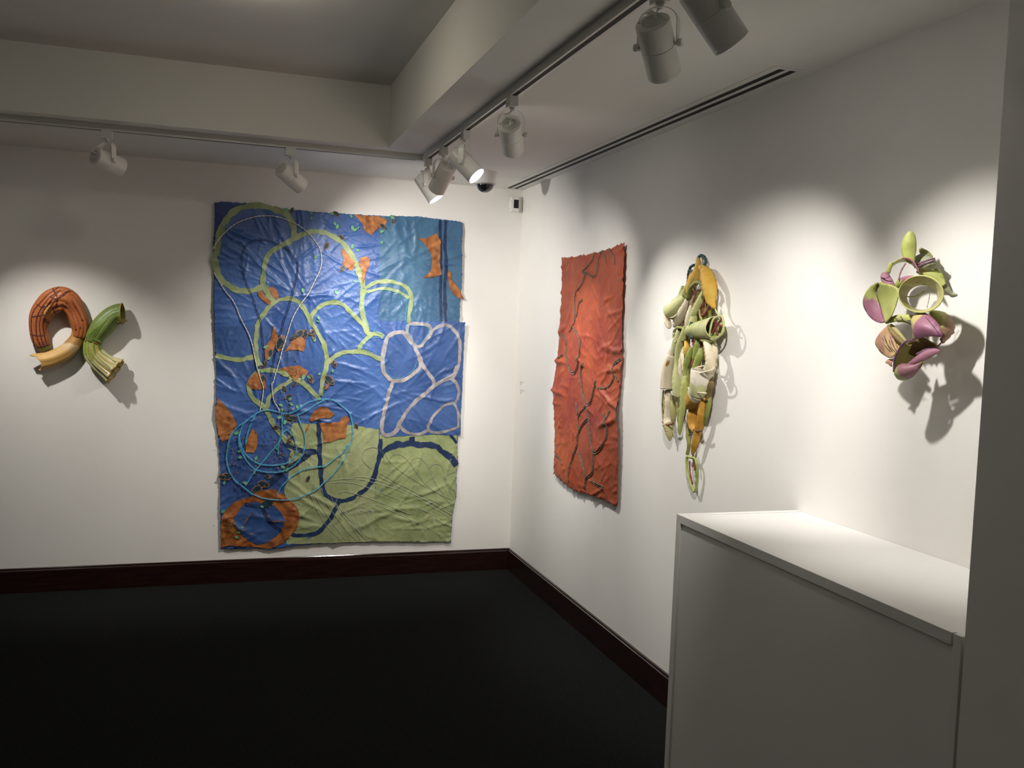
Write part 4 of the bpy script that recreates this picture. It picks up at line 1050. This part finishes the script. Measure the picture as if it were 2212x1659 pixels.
rib('strap', [(124, 925, .06, 26), (132, 990, .065, 48), (126, 1060, .065, 44), (124, 1110, .065, 50), (130, 1140, .07, 72)], 'cream')
rib('pod_tip', [(128, 1140, .07, 70), (132, 1170, .075, 56), (138, 1215, .07, 40), (140, 1252, .065, 8)], 'tan', .35)
crd([(92, 1130, .07), (110, 1148, .09), (150, 1145, .09), (166, 1135, .07)], 5, 'wine', 'pod_rim')
# large white pod with a yellow tip
rib('petal', [(372, 612, .11, 40), (392, 660, .125, 62), (402, 720, .13, 64), (400, 780, .13, 70), (385, 815, .13, 80)], 'cream', .3, 8)
gmat('podg', (.74, .68, .56), (.56, .56, .30), E, yg, (360, 800, .1), (320, 945, .1))
gmat('tipg', (.66, .60, .42), (.56, .30, .05), E, yg, (320, 940, .1), (285, 990, .1))
gmat('podl', (.72, .66, .54), (.50, .29, .08), E, yg, (150, 800, .1), (95, 800, .1))
pod('pod', [(352, 800, .105, 72), (345, 850, .105, 73), (335, 900, .10, 70), (322, 945, .095, 62)], 'podg')
crd([(275, 805, .14), (320, 818, .17), (375, 808, .17), (420, 790, .13), (395, 770, .09), (320, 780, .09)], 6, 'cream', 'pod_rim', True)
crd([(256, 912, .13), (310, 940, .155), (372, 948, .14)], 6, 'cream', 'pod_rim')
pod('pod_tip', [(322, 940, .095, 62), (300, 975, .095, 50), (272, 1012, .09, 34), (246, 1045, .085, 5)], 'tipg')
rib('strap', [(275, 655, .10, 16), (262, 700, .11, 34), (248, 750, .11, 36), (238, 800, .105, 22), (236, 840, .10, 20)], 'leafg')
rib('strap', [(340, 660, .09, 22), (330, 710, .10, 44), (305, 770, .10, 40), (285, 800, .10, 20)], 'leafg')
rib('strap', [(245, 835, .09, 40), (240, 890, .095, 58), (232, 950, .095, 56), (228, 1010, .09, 40), (216, 1090, .085, 32), (206, 1160, .08, 26), (202, 1212, .075, 8)], 'leafg')
rib('strap', [(215, 1000, .075, 14), (206, 1080, .07, 18), (200, 1200, .07, 14)], 'olive')
rib('petal', [(365, 975, .07, 50), (352, 1050, .08, 62), (338, 1130, .08, 54), (318, 1200, .075, 46), (300, 1280, .07, 42), (284, 1338, .065, 10)], 'amber')
rib('petal', [(300, 1020, .05, 40), (285, 1090, .055, 66), (285, 1150, .055, 58), (305, 1190, .06, 30)], 'amber', .25)
crd([(292, 1180, .08), (315, 1190, .09), (345, 1185, .085)], 7, 'brown', 'knot')
rib('strap', [(262, 1140, .05, 18), (258, 1210, .055, 26), (262, 1280, .055, 22), (250, 1340, .05, 18)], 'olive')
crd([(280, 1310, .045), (290, 1360, .05), (300, 1440, .045)], 6, 'wine', 'stem')
crd([(248, 1358, .045), (250, 1440, .05), (270, 1520, .05), (298, 1578, .04), (312, 1500, .045), (314, 1420, .05), (300, 1366, .05), (270, 1358, .05)], 9, 'leafg', 'hanging_ring', True)
crd([(265, 1380, .045), (268, 1450, .045), (285, 1530, .04)], 5, 'wine', 'stem')
for i in range(26):
    x0 = rng.uniform(250, 400); y0 = rng.uniform(290, 760); dx = rng.uniform(-45, 35); ln = rng.uniform(90, 240); dp = rng.uniform(.02, .07)
    crd([(x0, y0, dp), (x0+dx*.4+rng.uniform(-14, 14), y0+ln*.5, dp+.015), (x0+dx, y0+ln, dp)], rng.uniform(6, 12), ['brown', 'wine', 'olive', 'shade', 'leafg', 'brown'][i % 6], 'stem')
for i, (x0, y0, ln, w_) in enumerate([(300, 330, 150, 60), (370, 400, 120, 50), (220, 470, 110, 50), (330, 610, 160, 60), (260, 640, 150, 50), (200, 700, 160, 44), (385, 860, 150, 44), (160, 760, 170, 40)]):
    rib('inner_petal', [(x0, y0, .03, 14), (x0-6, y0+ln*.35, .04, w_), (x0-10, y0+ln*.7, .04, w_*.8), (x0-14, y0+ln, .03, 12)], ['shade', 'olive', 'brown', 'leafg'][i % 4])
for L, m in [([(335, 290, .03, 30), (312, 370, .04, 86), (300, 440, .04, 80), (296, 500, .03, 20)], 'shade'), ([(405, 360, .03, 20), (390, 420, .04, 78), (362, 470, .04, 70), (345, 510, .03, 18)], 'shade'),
             ([(240, 545, .03, 20), (228, 610, .035, 62), (216, 680, .03, 18)], 'shade'), ([(305, 420, .09, 16), (290, 480, .11, 48), (282, 540, .11, 50), (284, 600, .10, 16)], 'lime'),
             ([(418, 590, .08, 12), (428, 660, .09, 32), (424, 730, .09, 34), (410, 800, .08, 14)], 'cream'), ([(212, 640, .06, 16), (232, 710, .07, 50), (240, 780, .07, 46), (236, 850, .06, 16)], 'cream'),
             ([(335, 545, .07, 16), (326, 620, .08, 46), (306, 700, .08, 44), (292, 770, .07, 14)], 'leafg'), ([(195, 550, .07, 14), (180, 610, .08, 38), (168, 665, .08, 34), (160, 710, .07, 12)], 'lime'),
             ([(238, 612, .09, 12), (248, 650, .10, 34), (244, 690, .10, 30), (238, 722, .09, 10)], 'yellow'), ([(275, 385, .08, 12), (264, 450, .09, 40), (256, 510, .09, 42), (252, 560, .08, 12)], 'cream'),
             ([(398, 935, .05, 14), (390, 1000, .06, 34), (376, 1080, .06, 30), (362, 1150, .05, 10)], 'olive'), ([(300, 590, .05, 14), (312, 680, .06, 34), (298, 760, .05, 12)], 'wine'),
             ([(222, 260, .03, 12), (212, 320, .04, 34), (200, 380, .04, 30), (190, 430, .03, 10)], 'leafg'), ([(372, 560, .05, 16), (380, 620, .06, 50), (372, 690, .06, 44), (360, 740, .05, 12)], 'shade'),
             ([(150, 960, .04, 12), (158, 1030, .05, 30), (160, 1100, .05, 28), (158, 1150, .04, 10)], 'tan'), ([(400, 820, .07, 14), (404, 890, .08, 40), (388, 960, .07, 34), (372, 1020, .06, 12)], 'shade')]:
    rib('petal', L, m)  # the dark brown ones paint shade into the interior behind the pods
rib('petal', [(290, 160, .04, 20), (275, 230, .045, 50), (268, 290, .04, 30)], 'amber')

# ------------------------------------------------------------------ right sculpture of curled petals
Fz = Tracer(RW, 1830, 480, 300, 1082, .62)
pg = thing('petal_sculpture', RW(1965, 660, 0), 'openwork cluster of curled pink and lime petals above the plinth', 'sculpture')
gmat('heartL', (.38, .40, .12), (.27, .115, .165), Fz, pg, (240, 540, .2), (185, 690, .2), noise=.2)
gmat('centerP', (.46, .38, .16), (.28, .115, .175), Fz, pg, (575, 770, .2), (725, 850, .2), noise=.2)
gmat('rightP', (.40, .42, .13), (.33, .21, .12), Fz, pg, (700, 740, .15), (830, 880, .13), noise=.35)
gmat('bottomP', (.26, .12, .15), (.28, .30, .11), Fz, pg, (520, 1110, .2), (430, 1190, .2), noise=.3)
gmat('ringP', (.24, .21, .08), (.44, .41, .17), Fz, pg, (420, 640, .2), (720, 480, .2), noise=.35)
gmat('bandP', (.42, .42, .15), (.26, .08, .10), Fz, pg, (350, 300, .2), (540, 360, .2), noise=.3)
gmat('topP', (.40, .43, .12), (.34, .14, .18), Fz, pg, (480, 200, .2), (610, 90, .2), noise=.12)
def fsh(name, L, m, b=0.0, **kw): return Fz.shell(name, L, SM[m], pg, b, **kw)
def fr_(name, L, m, cup=.28, tw=0, tw2=None): return Fz.ribbon(name, L, SM[m], pg, cup, tw, tw2, .0032)
def fcr(L, r, m, name='wire', closed=False): return Fz.cord(name, L, r, SM[m], pg, closed=closed)
fr_('petal', [(495, 72, .20, 26), (490, 110, .20, 76), (484, 160, .20, 98), (480, 215, .195, 106), (486, 265, .19, 84), (505, 320, .18, 34)], 'topP', .22)
Fz.loft('curled_band', [[(322, 395, .215), (345, 335, .215), (400, 290, .215), (465, 280, .215), (520, 310, .21), (560, 385, .20)],
                        [(332, 400, .17), (352, 345, .165), (405, 312, .16), (468, 310, .155), (525, 345, .15), (570, 405, .14)]], SM['bandP'], pg)
fr_('tab', [(345, 310, .222, 20), (330, 345, .225, 28), (312, 390, .225, 26)], 'chart', .1)
fr_('petal', [(300, 392, .21, 44), (298, 430, .215, 68), (325, 475, .215, 66), (345, 512, .21, 56), (355, 538, .205, 30)], 'pink', .2)
fcr([(268, 432, .228), (298, 436, .235), (328, 428, .23)], 4, 'purple', 'stitch')
fsh('petal', [(525, 330, .14), (540, 270, .12), (600, 245, .10), (660, 265, .09), (700, 310, .09), (690, 350, .09), (640, 365, .10), (570, 360, .12)], 'sage', .012)
fcr([(520, 345, .15), (560, 320, .145), (620, 300, .13), (685, 280, .11)], 7, 'purple', 'stripe'); fcr([(525, 355, .148), (570, 335, .143), (640, 312, .125), (690, 292, .11)], 5, 'purple', 'stripe')
fr_('petal', [(572, 205, .10, 18), (585, 225, .10, 40), (615, 250, .095, 50), (650, 280, .09, 40)], 'olive', .3)
fr_('petal', [(545, 375, .12, 30), (610, 395, .10, 70), (670, 420, .08, 84), (720, 455, .06, 70), (755, 490, .05, 26)], 'chart', .25)
fr_('petal', [(690, 365, .06, 26), (715, 410, .06, 44), (745, 460, .05, 30)], 'leafg', .3)
fr_('tail', [(750, 470, .04, 44), (780, 520, .03, 36), (815, 555, .012, 22), (855, 565, .003, 8)], 'sage', .2)
# main ring and the spiral band beside it
ringF = [(575+175*math.cos(a), 560+143*math.sin(a), .255-.02*math.cos(a)) for a in np.linspace(0, 2*math.pi, 13)[:-1]]
ringM = [(582+150*math.cos(a), 578+122*math.sin(a), .215-.02*math.cos(a)) for a in np.linspace(0, 2*math.pi, 13)[:-1]]
ringB = [(585+122*math.cos(a), 588+100*math.sin(a), .175-.02*math.cos(a)) for a in np.linspace(0, 2*math.pi, 13)[:-1]]
Fz.loft('curled_ring', [ringF, ringM, ringB], SM['ringP'], pg, closed=True, n=48)
fcr(ringF, 5, 'chart', 'ring_edge', True)
fr_('petal', [(385, 500, .20, 40), (420, 470, .21, 60), (470, 440, .22, 40), (520, 425, .22, 14)], 'chartpink', .25)
fcr([(440, 575, .20), (500, 582, .19), (560, 565, .18), (605, 535, .17)], 4, 'chart'); fcr([(645, 555, .19), (635, 610, .18), (622, 668, .18)], 3, 'sage'); fcr([(455, 320, .225), (420, 380, .225), (400, 450, .225)], 6, 'pink', 'stem')
# folded heart petal, left
fsh('petal', [(240, 470, .235), (175, 505, .225), (130, 590, .21), (140, 680, .205), (205, 762, .21), (290, 782, .22), (268, 690, .195), (246, 600, .185), (231, 530, .205)], 'heartL', .008)
fsh('petal', [(240, 470, .235), (300, 478, .235), (372, 500, .24), (400, 540, .24), (378, 640, .24), (345, 735, .235), (292, 782, .22), (268, 690, .195), (246, 600, .185), (231, 530, .205)], 'chart', -.006)
fcr([(238, 475, .237), (230, 530, .207), (246, 610, .188), (270, 700, .198), (292, 780, .222)], 4, 'purple', 'crease')
# lower band and petals
fr_('strap', [(300, 780, .215, 26), (360, 755, .215, 44), (430, 742, .21, 46), (490, 745, .205, 44), (530, 745, .20, 26)], 'chart', .2, 12)
fcr([(375, 745, .228), (388, 760, .23), (392, 768, .228)], 4, 'purple', 'stitch'); fcr([(415, 735, .225), (426, 748, .226), (430, 756, .225)], 4, 'purple', 'stitch')
Fz.loft('curled_band', [[(380, 770, .19), (430, 770, .19), (490, 790, .185), (515, 830, .18)], [(400, 778, .13), (450, 780, .13), (505, 810, .13), (528, 860, .13)]], SM['chart'], pg)
fr_('strap', [(335, 800, .20, 22), (375, 835, .195, 28), (420, 885, .19, 24), (456, 925, .185, 14)], 'tan', .2)
fsh('petal', [(575, 698, .225), (640, 722, .235), (705, 785, .24), (750, 888, .235), (660, 888, .25), (565, 902, .255), (512, 922, .25), (526, 860, .24), (512, 790, .225), (525, 725, .22)], 'centerP', .020)
fcr([(575, 700, .232), (640, 770, .262), (700, 850, .262), (735, 890, .245)], 3, 'purple', 'crease')
fsh('petal', [(650, 700, .165), (725, 694, .155), (795, 722, .14), (838, 785, .13), (840, 850, .13), (800, 908, .135), (742, 950, .145), (738, 895, .155), (745, 845, .16), (702, 770, .165)], 'rightP', .022)
fsh('petal', [(300, 805, .225), (255, 865, .22), (228, 935, .21), (252, 1003, .205), (300, 1042, .205), (352, 1056, .21), (402, 992, .20), (440, 940, .19), (385, 862, .185), (325, 802, .21)], 'dusty', .014)
for i in range(5):
    fcr([(262+i*24, 880+i*4, .232-.002*i), (285+i*24, 940+i*6, .232-.003*i), (335+i*18, 1000+i*2, .222-.003*i)], 2.4, 'chart' if i % 2 == 0 else 'purple', 'vein')
fr_('fold', [(318, 800, .225, 10), (345, 850, .225, 26), (395, 905, .22, 34), (440, 945, .21, 20)], 'shade', .3)
# bottom cup
Fz.loft('cup', [[(445, 938, .255), (400, 995, .262), (368, 1070, .262), (362, 1165, .25), (428, 1228, .235), (505, 1205, .22), (565, 1140, .205), (590, 1090, .20)],
                [(490, 960, .225), (455, 1010, .222), (430, 1065, .22), (428, 1120, .215), (465, 1155, .205), (520, 1140, .195), (562, 1100, .185), (585, 1070, .18)],
                [(520, 930, .17), (520, 960, .165), (518, 1000, .16), (525, 1035, .16), (550, 1050, .16), (580, 1050, .16), (600, 1040, .16), (610, 1030, .16)]], SM['tan'], pg)
fcr([(512, 918, .255), (445, 938, .258), (400, 995, .266), (368, 1070, .266), (362, 1165, .254)], 7, 'purple', 'cup_edge')
fsh('petal', [(512, 918, .225), (585, 900, .20), (640, 925, .185), (682, 968, .18), (600, 1012, .18), (520, 1045, .19), (470, 1020, .20), (440, 955, .215)], 'shade', -.02)
fr_('flap', [(460, 1122, .225, 10), (520, 1085, .23, 42), (590, 1045, .225, 62), (650, 1015, .215, 62), (700, 1000, .205, 44), (726, 1003, .20, 10)], 'pink', .25, 20)
fr_('flap', [(540, 1030, .215, 10), (610, 1010, .215, 36), (665, 990, .205, 34), (695, 975, .195, 8)], 'purple', .25)
fsh('petal', [(375, 1150, .245), (430, 1105, .245), (520, 1110, .235), (575, 1095, .22), (560, 1150, .22), (505, 1208, .225), (430, 1232, .235), (380, 1200, .24)], 'bottomP', .012)
fr_('tip', [(302, 1092, .20, 10), (325, 1088, .20, 40), (352, 1095, .20, 60)], 'dusty', .25)
fcr([(745, 900, .17), (730, 940, .18), (700, 975, .19)], 5, 'purple', 'stem'); fcr([(630, 895, .20), (625, 915, .19), (600, 930, .18)], 4, 'chart', 'stem')
